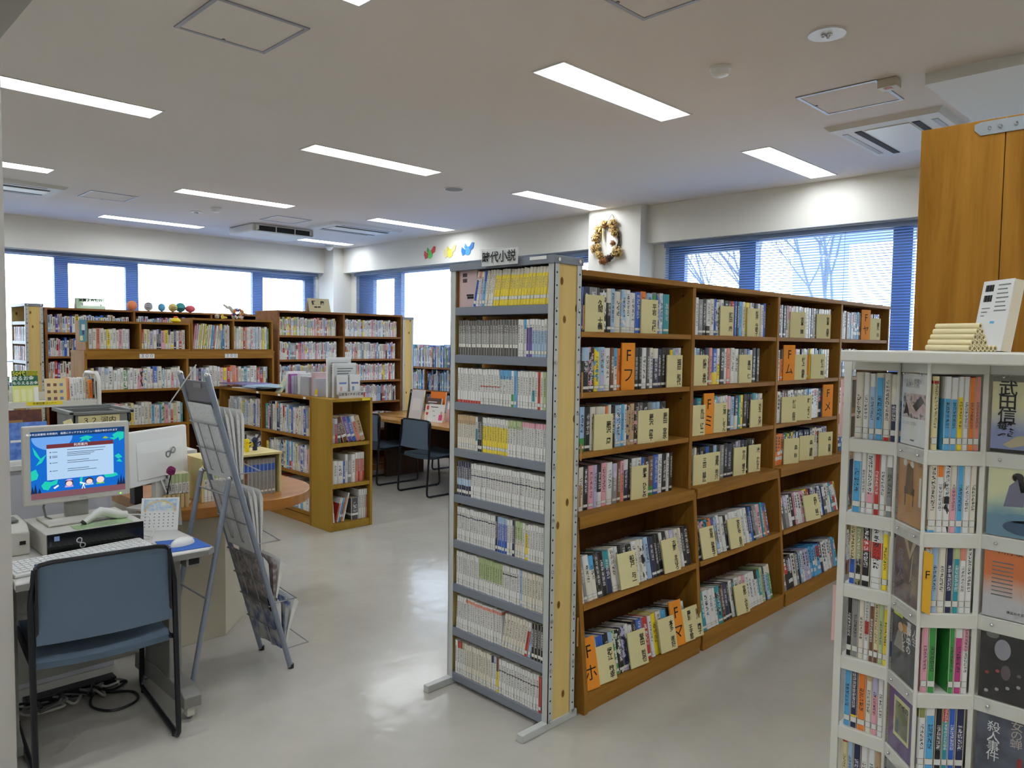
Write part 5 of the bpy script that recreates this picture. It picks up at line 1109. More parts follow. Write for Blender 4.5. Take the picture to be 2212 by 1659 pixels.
fcl = fc @ Matrix.Rotation(-R(20), 4, 'X'); MB(fcl).box(0, 0, 0, .155, .0015, .145).build('front_sheet', PAPER, t); MB(fc @ Matrix.Translation((0, .1, 0)) @ Matrix.Rotation(R(20), 4, 'X')).box(0, -.0015, 0, .155, 0, .145).build('back_sheet', PAPER, t)
MB(fcl).box(.01, -.0006, .088, .145, 0, .138).build('picture', print_mix('rainbow_sky', (150, 190, 230), (226, 226, 214), 60), t)
m = MB(fcl)
for i in range(9): a = math.pi * (i + .5) / 9; m.obox((.078 + .06 * math.cos(a), -.0009, .085 + .045 * math.sin(a)), (.022, .0006, .006), (0, -a + math.pi / 2, 0))
m.build('rainbow', mat('rainbow_print', (226, 200, 140), .6), t)
for r_ in range(5):
    m = MB(fcl)
    for c in range(7): m.box(.016 + c * .019, -.0005, .072 - r_ * .014, .021 + c * .019, 0, .076 - r_ * .014)
    m.build('date_row', GR, t)
t = thing('barcode_scanner', 'white handheld barcode scanner resting on the desktop computer', 'scanner', (1.0, 3.36, .8))
MB().tube([(.918, 3.335, .798), (.94, 3.34, .81), (.965, 3.345, .826), (.985, 3.35, .832), (1.01, 3.352, .824), (1.05, 3.355, .808), (1.085, 3.355, .803)], [.012, .013, .016, .019, .018, .017, .016], 12).build('body', WHITEP, t, smooth=True); MB().tube([(.913, 3.334, .795), (.92, 3.3355, .8)], .0125, 12).build('tip', BLACK, t)
MB().tube([(1.085, 3.355, .803), (1.125, 3.34, .8), (1.16, 3.3, .79), (1.165, 3.26, .75), (1.14, 3.25, .71), (1.122, 3.3, .703)], .0025, 6).build('cord', WHITEP, t, smooth=True)
t = thing('label_printer', 'small beige printer cut by the left partition', 'printer', (.66, 3.5, .7)); MB().prism([(3.36, .7005), (3.36, .79), (3.4, .815), (3.55, .825), (3.56, .7005)], .625, .735, 'x').build('case', BEIGEP, t, .006); MB().box(.7, 3.3575, .742, .72, 3.36, .756).build('window', DARK, t); MB().box(.63, 3.42, .82, .71, 3.5, .828).build('lid', GREYP, t)
# cables on the floor under the desk
rc = random.Random(8)
for i, (c, lb) in enumerate(((BLACK, 'black cable looping over floor below the desk'), (BEIGEP, 'beige cable tangled under the desk beside the leg'), (GREYP, 'grey cable lying along the wall under desk'), (BLACK, 'black cable bundle close to the modesty panel'))):
    if i == 0: pts = [(1.1, 3.55, .006), (1.0, 3.52, .006), (.95, 3.4, .006), (1.0, 3.3, .006), (1.1, 3.32, .006), (1.12, 3.42, .006), (1.02, 3.5, .006), (.9, 3.56, .006)]
    else: pts = [(.72 + .4 * (k / 13) + rc.uniform(-.05, .05), 3.5 + rc.uniform(-.06, .08) * (1.3 if i == 1 else 1), .006 + .008 * i) for k in range(14)]
    sm = []
    for k in range(len(pts) - 1):
        p0, p1, p2, p3 = (Vector(pts[max(0, min(len(pts) - 1, k + q))]) for q in (-1, 0, 1, 2))
        for s in range(5): u = s / 5; sm.append(.5 * ((2 * p1) + (p2 - p0) * u + (2 * p0 - 5 * p1 + 4 * p2 - p3) * u * u + (3 * p1 - p0 - 3 * p2 + p3) * u ** 3))
    tag(MB().tube(sm, .0055, 6).build('floor_cable', c, smooth=True), lb, 'cable', 'cables under the desk')
tag(MB().box(.75, 3.56, .0, 1.1, 3.62, .035).build('power_strip', BLACK, bevel=.004), 'black power strip on the floor under the desk', 'power strip')

# ------------------------------------------------------------------ staff counter and what stands on it
CW2 = wood('counter_oak', (150, 94, 38), (180, 122, 60), 'X', 6, .25); CBASE = mat('counter_cream', (196, 188, 166), .6)
t = thing('service_counter', 'cream counter with rounded oak top behind the computer desk', 'counter', (1.7, 4.0, 0))
op = [(1.34, 3.66), (1.6, 3.62), (1.86, 3.585)] + [(1.87 + .38 * math.sin(R(a)), 4.0 - .42 * math.cos(R(a))) for a in range(8, 91, 9)] + [(2.25, 4.4), (1.34, 4.4)]
MB().prism(op, .665, .72).build('top_board', CW2, t, .004)
MB().prism([(1.34, 3.77), (1.695, 3.77), (1.9, 3.985), (1.9, 4.38), (1.34, 4.38)], 0, .665).build('base', CBASE, t, .003)
t = thing('counter_cabinet', 'high white cabinet behind the monitor', 'cabinet', (.9, 4.1, 0)); MB().box(.4, 3.78, 0, 1.16, 4.4, .965).build('body', mat('lilac_white', (206, 206, 214), .5), t, .004); MB().box(.39, 3.77, .965, 1.17, 4.41, .99).build('top', WHITEP, t, .004)
fa = Matrix.Translation((1.2, 3.66, 0)) @ Matrix.Rotation(math.atan2(.21, .37), 4, 'Z')
ai = thing('staff_monitor', 'white monitor seen from behind with looped emblem', 'monitor', (1.39, 3.8, .72))
MB(fa).prism([(0, .85), (.013, 1.107), (.04, 1.107), (.05, .87)], 0, .4, 'x').build('screen_shell', WHITEP, ai, .006); MB(fa).prism([(-.002, .875), (.0045, 1.0), (.012, 1.07), (.01, .875)], .05, .36, 'x').build('back_bulge', WHITEP, ai, .006)
kc = fa @ Vector((.27, -.0005, .985)); knot(kc, .032, fa.to_3x3().to_4x4() @ Matrix.Rotation(R(3), 4, 'X') @ FRONT @ Matrix.Rotation(R(25), 4, 'Z'), GREYP, ai)
MB(fa).box(.17, .005, .74, .25, .03, .9).build('neck', BEIGEP, ai); MB(fa).box(.1, -.06, .7205, .34, .12, .735).build('stand_base', BEIGEP, ai, .004)
MB(fa).box(.399, .014, .88, .4025, .04, 1.1).build('edge_strip', mat('red_orange_edge', (226, 70, 40), .5), ai)
for k in range(3): MB().tube([fa @ Vector((.2 + .03 * k, .0, .86)), fa @ Vector((.21 + .03 * k, -.02, .8)), fa @ Vector((.22 + .02 * k, -.03, .74))], .004, 6).build('cable', WHITEP, ai, smooth=True)
t = thing('pom_pom_pen', 'magenta woolly pom-pom on a pen stick at counter', 'pen', (1.4, 3.74, .72)); MB().ball((1.405, 3.715, .905), .021, seg=16, rings=12, jig=.12, rnd=random.Random(1)).build('pom_pom', mat('magenta_wool', (150, 46, 110), .95, bump=(300, 1.0)), t); MB().tube([(1.405, 3.715, .89), (1.395, 3.74, .79), (1.39, 3.755, .722)], .003, 6).build('stick', BLACK, t)
for k in range(6):
    tt = thing('cardboard_tube', '%s cardboard tube from left in the row before the white paperbacks' % ordinal(k + 1), 'tube', (1.365 + .02 * k, 3.7, .7205), 0, 'cardboard tubes on the counter'); x, y = 1.372 + .0205 * k, 3.715 - .002 * k
    MB().tube([(x, y, .7205), (x, y, .79), (x, y, .79), (x, y, .73)], [.0102, .0102, .008, .008], 12, cap=False).build('shell', mat('kraft_tube', (196, 172, 122), .8), tt, smooth=True)
fcb = Matrix.Translation((1.402, 3.745, 0)); x = 0
for k in range(6):
    book('counter_book', PB_MESH, fcb, x, .7205, .0175, .14, .158, 'white', 'pale green' if k else 'navy', (.72, 1.1, 0) if k else (2, 2, 1), (.45, .68, .05), (.08, .16, 1), label='white paperback with %s top, %s of the group beside the cardboard tubes' % ('green' if k else 'navy', ordinal(k + 1)), group='paperbacks on the counter'); x += .018
bx = thing('open_book_box', 'cream open-fronted wooden box of paperbacks on the counter', 'book box', (1.76, 3.85, .72)); PALEW = wood('pale_ply', (206, 190, 130), (222, 208, 154), 'X', 6)
for q in ((1.563, 3.74, .7205, 1.575, 3.95, .93), (1.985, 3.74, .7205, 1.997, 3.95, .93), (1.563, 3.73, .93, 1.997, 3.96, .942), (1.575, 3.94, .7205, 1.985, 3.95, .93)): MB().box(*q).build('board', PALEW, bx, .001)
fcb = Matrix.Translation((1.577, 3.735, 0)); x = 0
for k in range(10):
    book('counter_book', PB_MESH, fcb, x, .7205, .0185, .14, .156, 'white', 'pale green', (.74, 1.1, 0), (.45, .68, .05), (.08, .16, 1), label='white paperback with green top, %s from left inside the open box' % ordinal(k + 1), group='paperbacks on the counter'); x += .019
for k in range(9):
    book('counter_book', PB_MESH, fcb, x, .7205, .0215, .15, .19, 'grey' if k != 1 else 'brown', 'blue', (.66, .85, 0), (.25, .5, .2), (.06, .13, 1), label='grey volume with blue band, %s from left at right of the open box' % ordinal(k + 1), group='grey volumes on the counter'); x += .022
def creature(x, y, z, mt, label, s):
    t = thing('pipe_cleaner_figure', label, 'figurine', (x, y, z), 0, 'pipe cleaner figures'); MB().cyl((x, y, z), .0125, .05, seg=10).build('body', mt, t, smooth=True); MB().ball((x, y, z + .055), .016, seg=10, rings=7).build('head', mt, t, smooth=True)
    for q in (-1, 1): MB().tube([(x + q * .012, y, z + .035), (x + q * .03, y - .004, z + .045), (x + q * .034, y, z + .03), (x + q * .026, y, z + .025)], .004, 6).build('arm', mt, t, smooth=True)
    MB().tube([(x + s * .01, y, z + .06), (x + s * .024, y, z + .075), (x + s * .034, y, z + .085), (x + s * .026, y, z + .097), (x + s * .016, y, z + .09)], .004, 6).build('curl', mt, t, smooth=True)
creature(1.845, 3.83, .9425, mat('yellow_chenille', (232, 206, 20), .9), 'yellow pipe cleaner figure on the open box', -1); creature(1.905, 3.86, .9425, mat('navy_chenille', (40, 52, 74), .9), 'navy pipe cleaner figure on the open box', 1)
for k, (c, h, lb) in enumerate((('white', .03, 'white book at the bottom of the flat pile on the counter'), ('yellow', .02, 'bright yellow book in the flat pile on the counter'), ('ivory', .03, 'ivory book in the flat pile on the counter'), ('red', .015, 'red topped book of the flat pile on the counter'))):
    z0 = .7205 + (.06, .09, .11, .14)[k]
    tag(MB().box(1.6 - .01 * k, 4.15, z0, 1.82 - .01 * k, 4.32, z0 + h).build('flat_book', mat('flat_' + c, PAL[c], .5), bevel=.002), lb, 'book', 'flat pile of books')
tag(MB().box(1.58, 4.13, .7205, 1.85, 4.35, .78).build('document_tray', WHITEP, bevel=.003), 'white document tray under the flat pile of books', 'tray')
tag(MB().box(1.3, 3.9, .7205, 1.34, 3.97, .83).build('black_adapter', BLACK, bevel=.004), 'black adapter standing behind the monitor', 'adapter')
# high cabinet top
for i, (x, w_, h, c, lb) in enumerate(((.765, .16, .175, 'blue_cover', 'blue covered book standing on the high cabinet'), (.77, .15, .225, 'maroon_cover', 'maroon book with gold print behind the blue one'))):
    mt = print_mix(c, (70, 110, 196), (110, 150, 220), 40) if i == 0 else print_mix(c, (78, 34, 28), (110, 56, 40), 60)
    display_book('standing_book', x, 3.86 + .06 * i, .9905, w_, h, .02, 0, R(8), mt, lb, parts=[(.1, .5, .7, .56, PAPER), (.4, .3, .7, .35, PAPER)] if i == 0 else [(.1, .62, .5, .8, TABW)])
tag(MB().box(.74, 3.8, .9905, .9, 3.9, 1.002).build('paper_pile', PAPER), 'small pile of white papers on the high cabinet', 'papers')
tag(MB().box(.715, 3.79, .9905, .75, 3.793, 1.07).build('cream_slip', CREAM), 'cream slip standing at the left on the high cabinet', 'slip')
t = thing('pen_stand', 'black bag and cream slip standing beside the grey crate', 'stationery', (1.12, 4.3, .99)); MB().tube([(1.1, 4.25, .995), (1.08, 4.25, 1.08), (1.06, 4.25, 1.1)], [.035, .03, .012], 10).build('black_bag', BLACK, t, smooth=True); MB().obox((1.12, 4.24, 1.06), (.04, .004, .14), (0, R(-18), 0)).build('cream_slip', CREAM, t); MB().ball((1.09, 4.21, 1.02), .03, .01, .025).build('pink_pouch', mat('salmon_pouch', (220, 120, 120), .7), t, smooth=True)
# staff table with the grey crate
t = thing('staff_table', 'grey staff table carrying the crate', 'table', (1.5, 5.25, 0)); MB().box(1.0, 4.97, .78, 2.05, 5.55, .81).build('tabletop', DESKT, t, .003)
for x in (1.03, 1.98):
    for y in (5.0, 5.48): MB().box(x, y, 0, x + .04, y + .04, .78).build('leg', DESKG, t)
cr = thing('storage_crate', 'grey plastic crate labelled 32 behind the monitor', 'crate', (1.45, 5.17, .81)); CG = mat('crate_grey', (128, 132, 130), .5)
for q in ((1.33, 5.0, .81, 1.64, 5.012, 1.08), (1.33, 5.34, .81, 1.64, 5.352, 1.09), (1.33, 5.0, .81, 1.342, 5.352, 1.08), (1.628, 5.0, .81, 1.64, 5.352, 1.08), (1.33, 5.0, .81, 1.64, 5.352, .82)): MB().box(*q).build('crate_wall', CG, cr, .002)
for q in ((1.305, 4.985, 1.078, 1.665, 5.0, 1.094), (1.305, 5.352, 1.085, 1.665, 5.37, 1.105), (1.305, 4.985, 1.08, 1.33, 5.37, 1.1), (1.64, 4.985, 1.08, 1.665, 5.37, 1.1)): MB().box(*q).build('rim', CG, cr, .003)
MB().tube([(1.666, 5.1, 1.08), (1.68, 5.1, 1.06), (1.68, 5.1, 1.02), (1.67, 5.1, 1.01)], .006, 6).build('handle', BLACK, cr, smooth=True)
q = MB().box(1.355, 4.998, .985, 1.585, 5.0, 1.07).build('name_label', CREAM, cr); text('３２ 河内', .045, (1.47, 4.997, 1.037), FRONT, INK, q)

# ------------------------------------------------------------------ newspaper rack
RG = mat('rack_grey', (138, 146, 160), .4, .2); WIRE = mat('rack_wire', (150, 152, 156), .3, .7)
NEWS = print_mix('newsprint', (214, 214, 212), (196, 196, 196), 120, (222, 222, 220)); NEWSW = mat('newsprint_edge', (226, 226, 222), .8)
nr = thing('newspaper_rack', 'grey tubular newspaper rack beside the counter', 'newspaper rack', (1.5, 3.32, 0))
YA, YB = 3.18, 3.47
def fp(z, y, off=0.0): return Vector((1.742 - .38 * z / 1.37 + off, y, z))
for y in (YA, YB):
    MB().tube([fp(.008, y), fp(1.385, y)], .0125, 10).build('front_pole', RG, nr, smooth=True); MB().ball(fp(1.388, y), .0135, seg=10, rings=6).build('cap', CHROME, nr, smooth=True); MB().cyl((1.742, y, 0), .014, .02, seg=10).build('rubber_foot', BLACK, nr)
    MB().tube([(1.455, y + .012, .93), (1.275, y + .012, .008)], .0115, 10).build('rear_leg', RG, nr, smooth=True); MB().ball((1.456, y + .012, .932), .013, seg=10, rings=6).build('cap', CHROME, nr, smooth=True)
MB().tube([(1.35, YA, .42), (1.35, YB + .012, .42)], .004, 6).build('tie_rod', WIRE, nr); MB().tube([(1.44, YA, .86), (1.44, YB + .012, .86)], .004, 6).build('tie_rod', WIRE, nr)
m = MB(); a, b = fp(1.24, 0), fp(1.36, 0); m.add([(a.x, YA, a.z), (a.x, YB, a.z), (b.x, YB, b.z), (b.x, YA, b.z), (a.x + .004, YA, a.z + .001), (a.x + .004, YB, a.z + .001), (b.x + .004, YB, b.z + .001), (b.x + .004, YA, b.z + .001)], [(0, 1, 2, 3), (7, 6, 5, 4), (0, 4, 5, 1), (2, 6, 7, 3), (1, 5, 6, 2), (3, 7, 4, 0)]); m.build('header_plate', mat('header_steel', (120, 118, 124), .4, .3), nr)
m = MB(); p = fp(1.34, 3.3, -.003); m.box(p.x - .001, 3.27, 1.33, p.x, 3.35, 1.35); m.build('maker_plate', ALU, nr)
MB().tube([(1.3, YB - .02, 1.25), (1.36, YA + .12, 1.43)], .003, 6).build('paper_pin', PAPER, nr)
for zi in (1.05, .72, .43, .2):
    for dz in (.12, .0): MB().tube([fp(zi + dz, YA, .012), fp(zi + dz, YA, -.02) , fp(zi + dz, YB, -.02), fp(zi + dz, YB, .012)], .0028, 6).build('wire_bar', WIRE, nr)
    for y in (3.27, 3.38): MB().tube([fp(zi + .12, y, -.02), fp(zi - .1, y, -.02), fp(zi - .13, y, .04)], .0024, 6).build('wire_bar', WIRE, nr)
    MB().tube([fp(zi - .1, YA, .0), fp(zi - .1, YA, .12), fp(zi - .07, YB, .12), fp(zi - .1, YB, 0)], .0028, 6).build('wire_bar', WIRE, nr)
def newspaper(z, n, H, label, mt, lean=.12):
    t = thing('newspaper', label, 'newspaper', fp(z, 3.32), 0, 'newspapers in the rack')
    for k in range(n):
        m = MB(); segs = 8; th = .007; off = -.012 + k * .009
        for side in (0, 1):
            for i in range(segs + 1):
                u = i / segs; zz = z - .14 + H * u
                fan = lean * (k + .5 * side) / n * u ** 1.5
                bel = .018 * math.sin(u * 3.14) * k / max(1, n)
                curl = -.02 * side * max(0, u - .85) / .15
                c = fp(zz, 0, off + fan + bel + side * th * (1 - max(0, u - .9) * 8))
                for y in (YA + .018 + .006 * (k % 2), YB - .018): m.v.append(Vector((c.x, y, c.z - fan * .3 + curl)))
        s2 = (segs + 1) * 2
        for i in range(segs):
            a = i * 2; m.f.append((a, a + 2, a + 3, a + 1)); m.f.append((s2 + a, s2 + a + 1, s2 + a + 3, s2 + a + 2)); m.f.append((a, s2 + a, s2 + a + 2, a + 2)); m.f.append((a + 1, a + 3, s2 + a + 3, s2 + a + 1))
        e = segs * 2; m.f.append((0, 1, s2 + 1, s2)); m.f.append((e, s2 + e, s2 + e + 1, e + 1))
        m.build('folded_sheet', mt if k % 2 == 0 else NEWSW, t, smooth=True)
newspaper(1.06, 6, .34, 'thick grey newspapers hanging in the top pocket of rack', NEWS, .11)
newspaper(.72, 5, .31, 'newspapers in the second pocket of rack', NEWS, .1)
newspaper(.43, 4, .27, 'coloured newspapers in the third pocket of rack', print_mix('brown_newsprint', (120, 100, 92), (176, 172, 168), 40, (150, 140, 146)), .14)
newspaper(.24, 4, .26, 'newspapers with blue print in the lowest pocket of rack', print_mix('blue_newsprint', (70, 90, 140), (186, 186, 186), 18, (170, 172, 176)), .16)

# ------------------------------------------------------------------ book cart
ct = thing('book_cart', 'white steel book cart in front of the bookcase marked 300', 'book cart', (1.4, 6.77, 0)); CTW = mat('cart_white', (206, 204, 194), .45)
for z in (1.045, .6, .2):
    MB().box(.75, 6.6, z - .03, 1.93, 6.96, z - .018).build('tray_bottom', CTW, ct); MB().box(.75, 6.595, z - .045, 1.93, 6.6, z).build('tray_lip', CTW, ct, .001); MB().box(.75, 6.955, z - .03, 1.93, 6.96, z + .05).build('tray_back', CTW, ct)
for x in (.76, 1.94):
    MB().tube([(x, 6.59, .1), (x, 6.59, 1.17), (x, 6.605, 1.22), (x, 6.645, 1.25), (x, 6.91, 1.25), (x, 6.95, 1.22), (x, 6.965, 1.17), (x, 6.965, .1)], .016, 10).build('end_frame', CTW, ct, smooth=True)
    MB().box(x - .004, 6.6, .98, x + .004, 6.96, 1.2).build('end_plate', CTW, ct)
    for y in (6.59, 6.965): MB().cyl((x - .012, y, .05), .05, .024, 'x', 16).build('caster_wheel', BLACK, ct, smooth=True)
q = MB().box(1.44, 6.593, 1.018, 1.68, 6.595, 1.044).build('yellow_label', mat('yellow_label', (236, 214, 40), .6), ct); text('新着図書コーナー', .02, (1.56, 6.5925, 1.031), FRONT, INK, q)
YG = mat('lime_yellow_cover', (220, 222, 130), .45); DG = mat('deep_green_print', (40, 104, 72), .5); LY2 = mat('bright_yellow_print', (238, 226, 40), .5)
tt, f5 = display_book('cover_facing_book', 1.36, 6.62, 1.0285, .17, .255, .012, R(2), R(6), YG, 'green and yellow mook with bold white lettering on the cart', parts=[(.0, .55, 1, .99, DG), (0, .82, .5, .98, DG), (.55, .84, 1, .99, LY2), (.82, .04, .99, .5, PAPER)] + [(.06 + .26 * k, .08, .24 + .26 * k, .44, mat('pale_lime_print', (232, 232, 176), .5)) for k in range(3)])
for s, sz, u, v, mt_ in (('50代', .042, .26, .9, LY2), ('戻るお金', .036, .42, .76, PAPER), ('もらえるお金', .028, .5, .62, PAPER)): text(s, sz, f5 @ Vector((.17 * u, -.0014, .255 * v)), f5.to_3x3().to_4x4() @ FRONT, mt_, tt, bold=.0006)
display_book('cover_facing_book', 1.575, 6.62, 1.0285, .145, .19, .014, R(2), R(6), mat('straw_cover', (222, 198, 142), .5), 'straw coloured book covered with small birds on the cart', parts=[(.08 + .3 * (k % 3), .12 + .28 * (k // 3), .24 + .3 * (k % 3), .24 + .28 * (k // 3), mat('bird_print_' + ('grey', 'brown', 'blue')[k % 3], ((96, 84, 76), (120, 84, 64), (110, 130, 170))[k % 3], .6)) for k in range(9)])
f6 = Matrix.Translation((1.735, 6.62, 0)); x = 0
for k, (c, wd, h) in enumerate((('orange', .008, .19), ('white', .03, .19), ('white', .018, .185), ('white', .016, .185), ('white', .03, .188), ('ivory', .016, .19), ('tan', .022, .19), ('orange', .03, .17), ('black', .012, .18), ('ivory', .012, .17), ('black', .014, .16))):
    sp_ = random_spec(rn, [(c, 1)], .0); sp_['bd'] = (2, 2, 0)
    book('cart_book', HB_MESH, f6, x, 1.0285, wd, .14, h, label='%s-spined book, %s from the bird cover on the cart' % (c, ordinal(k + 1)), group='books on the cart', lean=-2, **sp_); x += wd + .0005
f6 = Matrix.Translation((1.12, 6.62, 0)); x = 0
for k, (c, wd, h) in enumerate((('pink', .02, .24), ('lilac', .018, .25), ('white', .02, .24), ('red', .012, .23), ('green', .02, .2), ('olive', .02, .2), ('pale blue', .03, .19), ('sky blue', .03, .2), ('green', .02, .21))):
    book('cart_book', PB_MESH, f6, x, 1.0285, wd, .16, h, c, 'white', (2, 2, 1), label='%s-spined book, %s from the partition on the cart' % (c.replace(' ', '-'), ordinal(k + 1)), group='books on the cart', lean=3); x += wd + .003
for k in range(4): tag(MB().obox((1.42 + .13 * k, 6.75, .65 + .01 * (k % 2)), (.12, .2, .09), (0, 0, .1 * k)).build('wrapped_bundle', mat('bundle_%d' % (k % 3), ((200, 196, 200), (206, 190, 160), (60, 58, 60))[k % 3], .5), bevel=.01), '%s bundle from left on the lower tray of cart' % ordinal(k + 1), 'bundle', 'bundles on the lower tray')

# ------------------------------------------------------------------ wreath and bird stickers on the wall
wr = thing('dried_wreath', 'dried hydrangea wreath hanging on the white pier', 'wreath', (6.72, 5.21, 2.67)); rw_ = random.Random(3)
TWIG = mat('dark_twig', (70, 54, 44), .9); HYD = mat('dried_hydrangea', (206, 174, 108), .95, mottle=(60, .5)); HY2 = mat('rusty_petal', (170, 104, 52), .95, mottle=(120, .3), bump=(220, 1.0))
for k in range(7):
    pts = []
    for i in range(26):
        a = 2 * math.pi * i / 26; r_ = 1 + rw_.uniform(-.08, .1); pts.append((6.705 + rw_.uniform(-.015, .012), 5.21 + .155 * r_ * math.cos(a), 2.66 + .185 * r_ * math.sin(a)))
    MB().tube(pts, .006, 5, closed=True).build('twig_ring', TWIG, wr)
def bloom(y, z, r_, mt, nm='hydrangea_head'):
    MB().ball((6.69, y, z), r_ * .7, r_ * .75, r_ * .75, 10, 7, .1, rw_).build(nm, mat('petal_gap_shade', (120, 88, 46), .95) if mt is not TWIG else TWIG, wr)  # dark brown core paints the shadow gaps between the petals
    m = MB(); nm = 'petal_cluster'
    for k in range(120):
        a, b = rw_.uniform(0, 2 * math.pi), math.acos(rw_.uniform(-1, 1)); d = Vector((math.sin(b) * math.cos(a), math.sin(b) * math.sin(a), math.cos(b)))
        if d.x > .4: continue
        c = Vector((6.685, y, z)) + d * r_ * rw_.uniform(.72, 1.08); u = d.orthogonal().normalized(); v = d.cross(u); s = r_ * rw_.uniform(.16, .26)
        u, v = u * math.cos(k) + v * math.sin(k), v * math.cos(k) - u * math.sin(k); m.add([c + u * s + d * s * .5, c + v * s * .7, c - u * s + d * s * .6, c - v * s * .7], [(0, 1, 2, 3)])
    m.build(nm, mt, wr)['kind'] = 'stuff'
for y, z, r_ in ((5.13, 2.86, .052), (5.11, 2.78, .05), (5.245, 2.865, .045), (5.32, 2.8, .055), (5.36, 2.72, .052), (5.375, 2.6, .05), (5.325, 2.62, .036), (5.3, 2.52, .05), (5.06, 2.54, .062), (5.09, 2.74, .042)): bloom(y, z, r_, HYD)
for y, z, r_ in ((5.12, 2.64, .034), (5.26, 2.45, .04), (5.21, 2.46, .036), (5.24, 2.83, .025)): bloom(y, z, r_, HY2)
for y, z, r_ in ((5.14, 2.5, .035), (5.17, 2.47, .03), (5.19, 2.49, .03)): bloom(y, z, r_, TWIG, 'dark_pod')
MB().tube([(6.705, 5.24, 2.86), (6.71, 5.18, 2.94), (6.715, 5.165, 2.965), (6.71, 5.14, 2.94), (6.705, 5.1, 2.86)], .003, 5).build('hanger', TWIG, wr); MB().prism([(5.275, 2.85), (5.255, 2.85), (5.25, 2.72), (5.26, 2.66), (5.27, 2.72)], 6.68, 6.684, 'x').build('ribbon', mat('straw_ribbon', (206, 194, 140), .7), wr); MB().prism([(5.3, 2.84), (5.285, 2.84), (5.29, 2.74)], 6.68, 6.684, 'x').build('ribbon', MATS['straw_ribbon'], wr)
def bird(y, z, body, wing, label):
    t = thing('bird_sticker', label, 'wall sticker', (6.848, y, z), 0, 'bird stickers on the beam'); n = 16
    MB().prism([(y + .075 * math.cos(2 * math.pi * i / n) * .8, z - .01 + .06 * math.sin(2 * math.pi * i / n)) for i in range(n)], 6.844, 6.849, 'x').build('body', body, t)
    MB().prism([(y - .03, z + .04), (y - .09, z + .1), (y - .13, z + .09), (y - .11, z + .02), (y - .05, z - .01)], 6.842, 6.847, 'x').build('wing', wing, t); MB().prism([(y + .04, z), (y + .12, z + .05), (y + .13, z - .01), (y + .1, z - .07), (y + .05, z - .05)], 6.842, 6.847, 'x').build('tail', wing, t)
    MB().prism([(y + .02, z + .06), (y + .05, z + .09), (y + .07, z + .04), (y + .04, z + .02)], 6.8415, 6.846, 'x').build('head', body, t)
bird(8.5, 2.785, mat('bird_green', (90, 196, 90), .5), mat('bird_red', (206, 60, 60), .5), 'green and red bird sticker on the beam'); bird(8.06, 2.77, mat('bird_yellow', (236, 216, 80), .5), mat('bird_pale', (224, 210, 150), .5), 'yellow bird sticker in the middle of the beam'); bird(7.69, 2.775, mat('bird_blue', (80, 160, 220), .5), mat('bird_deep_blue', (50, 120, 200), .5), 'blue bird sticker next to the shelf sign')

# ------------------------------------------------------------------ small things on the shelves
def pebble(x, y, z, rx, rz, rgb, label, bands=None):
    if rx < .052: rx *= 1.18; rz *= 1.18
    t = thing('painted_ball', label, 'ornament', (x, y, z), 0, 'painted balls on the long bookcase'); mt = mat('paint_%d_%d_%d' % rgb, rgb, .6, mottle=(30, .12)); MB().ball((x, y, z + rz), rx, rx * .7, rz, 18, 12).build('ball', mt, t, smooth=True)
    for k in range(bands or 0): MB().tube([(x + rx * .8 * math.cos(R(a)), y - rx * .72 * math.sin(R(a)), z + rz * (.7 + .45 * k)) for a in range(40, 141, 20)], .0035, 5).build('painted_stripe', DARK, t)
pebble(3.095, 9.28, 1.851, .055, .056, (238, 140, 92), 'orange painted ball on the long bookcase'); pebble(3.275, 9.28, 1.851, .042, .044, (206, 206, 210), 'white ball with black stripes on the long bookcase', 3); pebble(3.425, 9.28, 1.851, .035, .04, (90, 170, 216), 'sky blue ball on the long bookcase'); pebble(3.555, 9.28, 1.851, .044, .042, (224, 200, 120), 'yellow ball with dark stripes on the long bookcase', 2); pebble(3.655, 9.31, 1.851, .05, .048, (50, 146, 150), 'teal ball on the long bookcase', 1); pebble(3.76, 9.28, 1.851, .05, .036, (216, 90, 100), 'red ball at the end of the row on the long bookcase')
t = thing('paper_ornament', 'yellow paper ornament with red top on the low shelf box', 'ornament', (2.845, 7.36, 1.686)); MB().tube([(2.845, 7.36, 1.686), (2.845, 7.36, 1.7), (2.845, 7.36, 1.715), (2.845, 7.36, 1.735)], [.022, .05, .045, .02], 8).build('body', mat('yellow_fold', (238, 214, 20), .6), t); MB().tube([(2.845, 7.36, 1.735), (2.845, 7.36, 1.748)], [.026, .012], 8).build('red_top', mat('red_fold', (220, 60, 40), .6), t)
t = thing('beaded_dragon', 'small dragon figure with multicoloured beaded body on the shelf box', 'figurine', (3.47, 7.4, 1.736)); rb = random.Random(4)
for k in range(70):
    a, b = rb.uniform(0, 2 * math.pi), math.acos(rb.uniform(-1, 1)); mt = mat('bead_%d' % (k % 5), ((190, 60, 50), (40, 70, 150), (220, 210, 190), (210, 130, 60), (230, 230, 230))[k % 5], .4)
    MB().ball((3.475 + .062 * math.sin(b) * math.cos(a), 7.4 + .04 * math.sin(b) * math.sin(a), 1.79 + .05 * math.cos(b)), .014, seg=6, rings=4).build('bead', mt, t)
MB().tube([(3.43, 7.4, 1.81), (3.4, 7.4, 1.85), (3.38, 7.4, 1.865)], [.022, .018, .014], 8).build('neck', BEIGEP, t, smooth=True); MB().prism([(3.4, 1.85), (3.33, 1.885), (3.335, 1.87), (3.36, 1.855), (3.34, 1.85), (3.38, 1.84)], 7.385, 7.415, 'y').build('head', BEIGEP, t); MB().tube([(3.53, 7.4, 1.79), (3.58, 7.4, 1.785), (3.63, 7.4, 1.79)], [.018, .012, .004], 8).build('tail', mat('tail_tan', (150, 126, 104), .7), t, smooth=True)
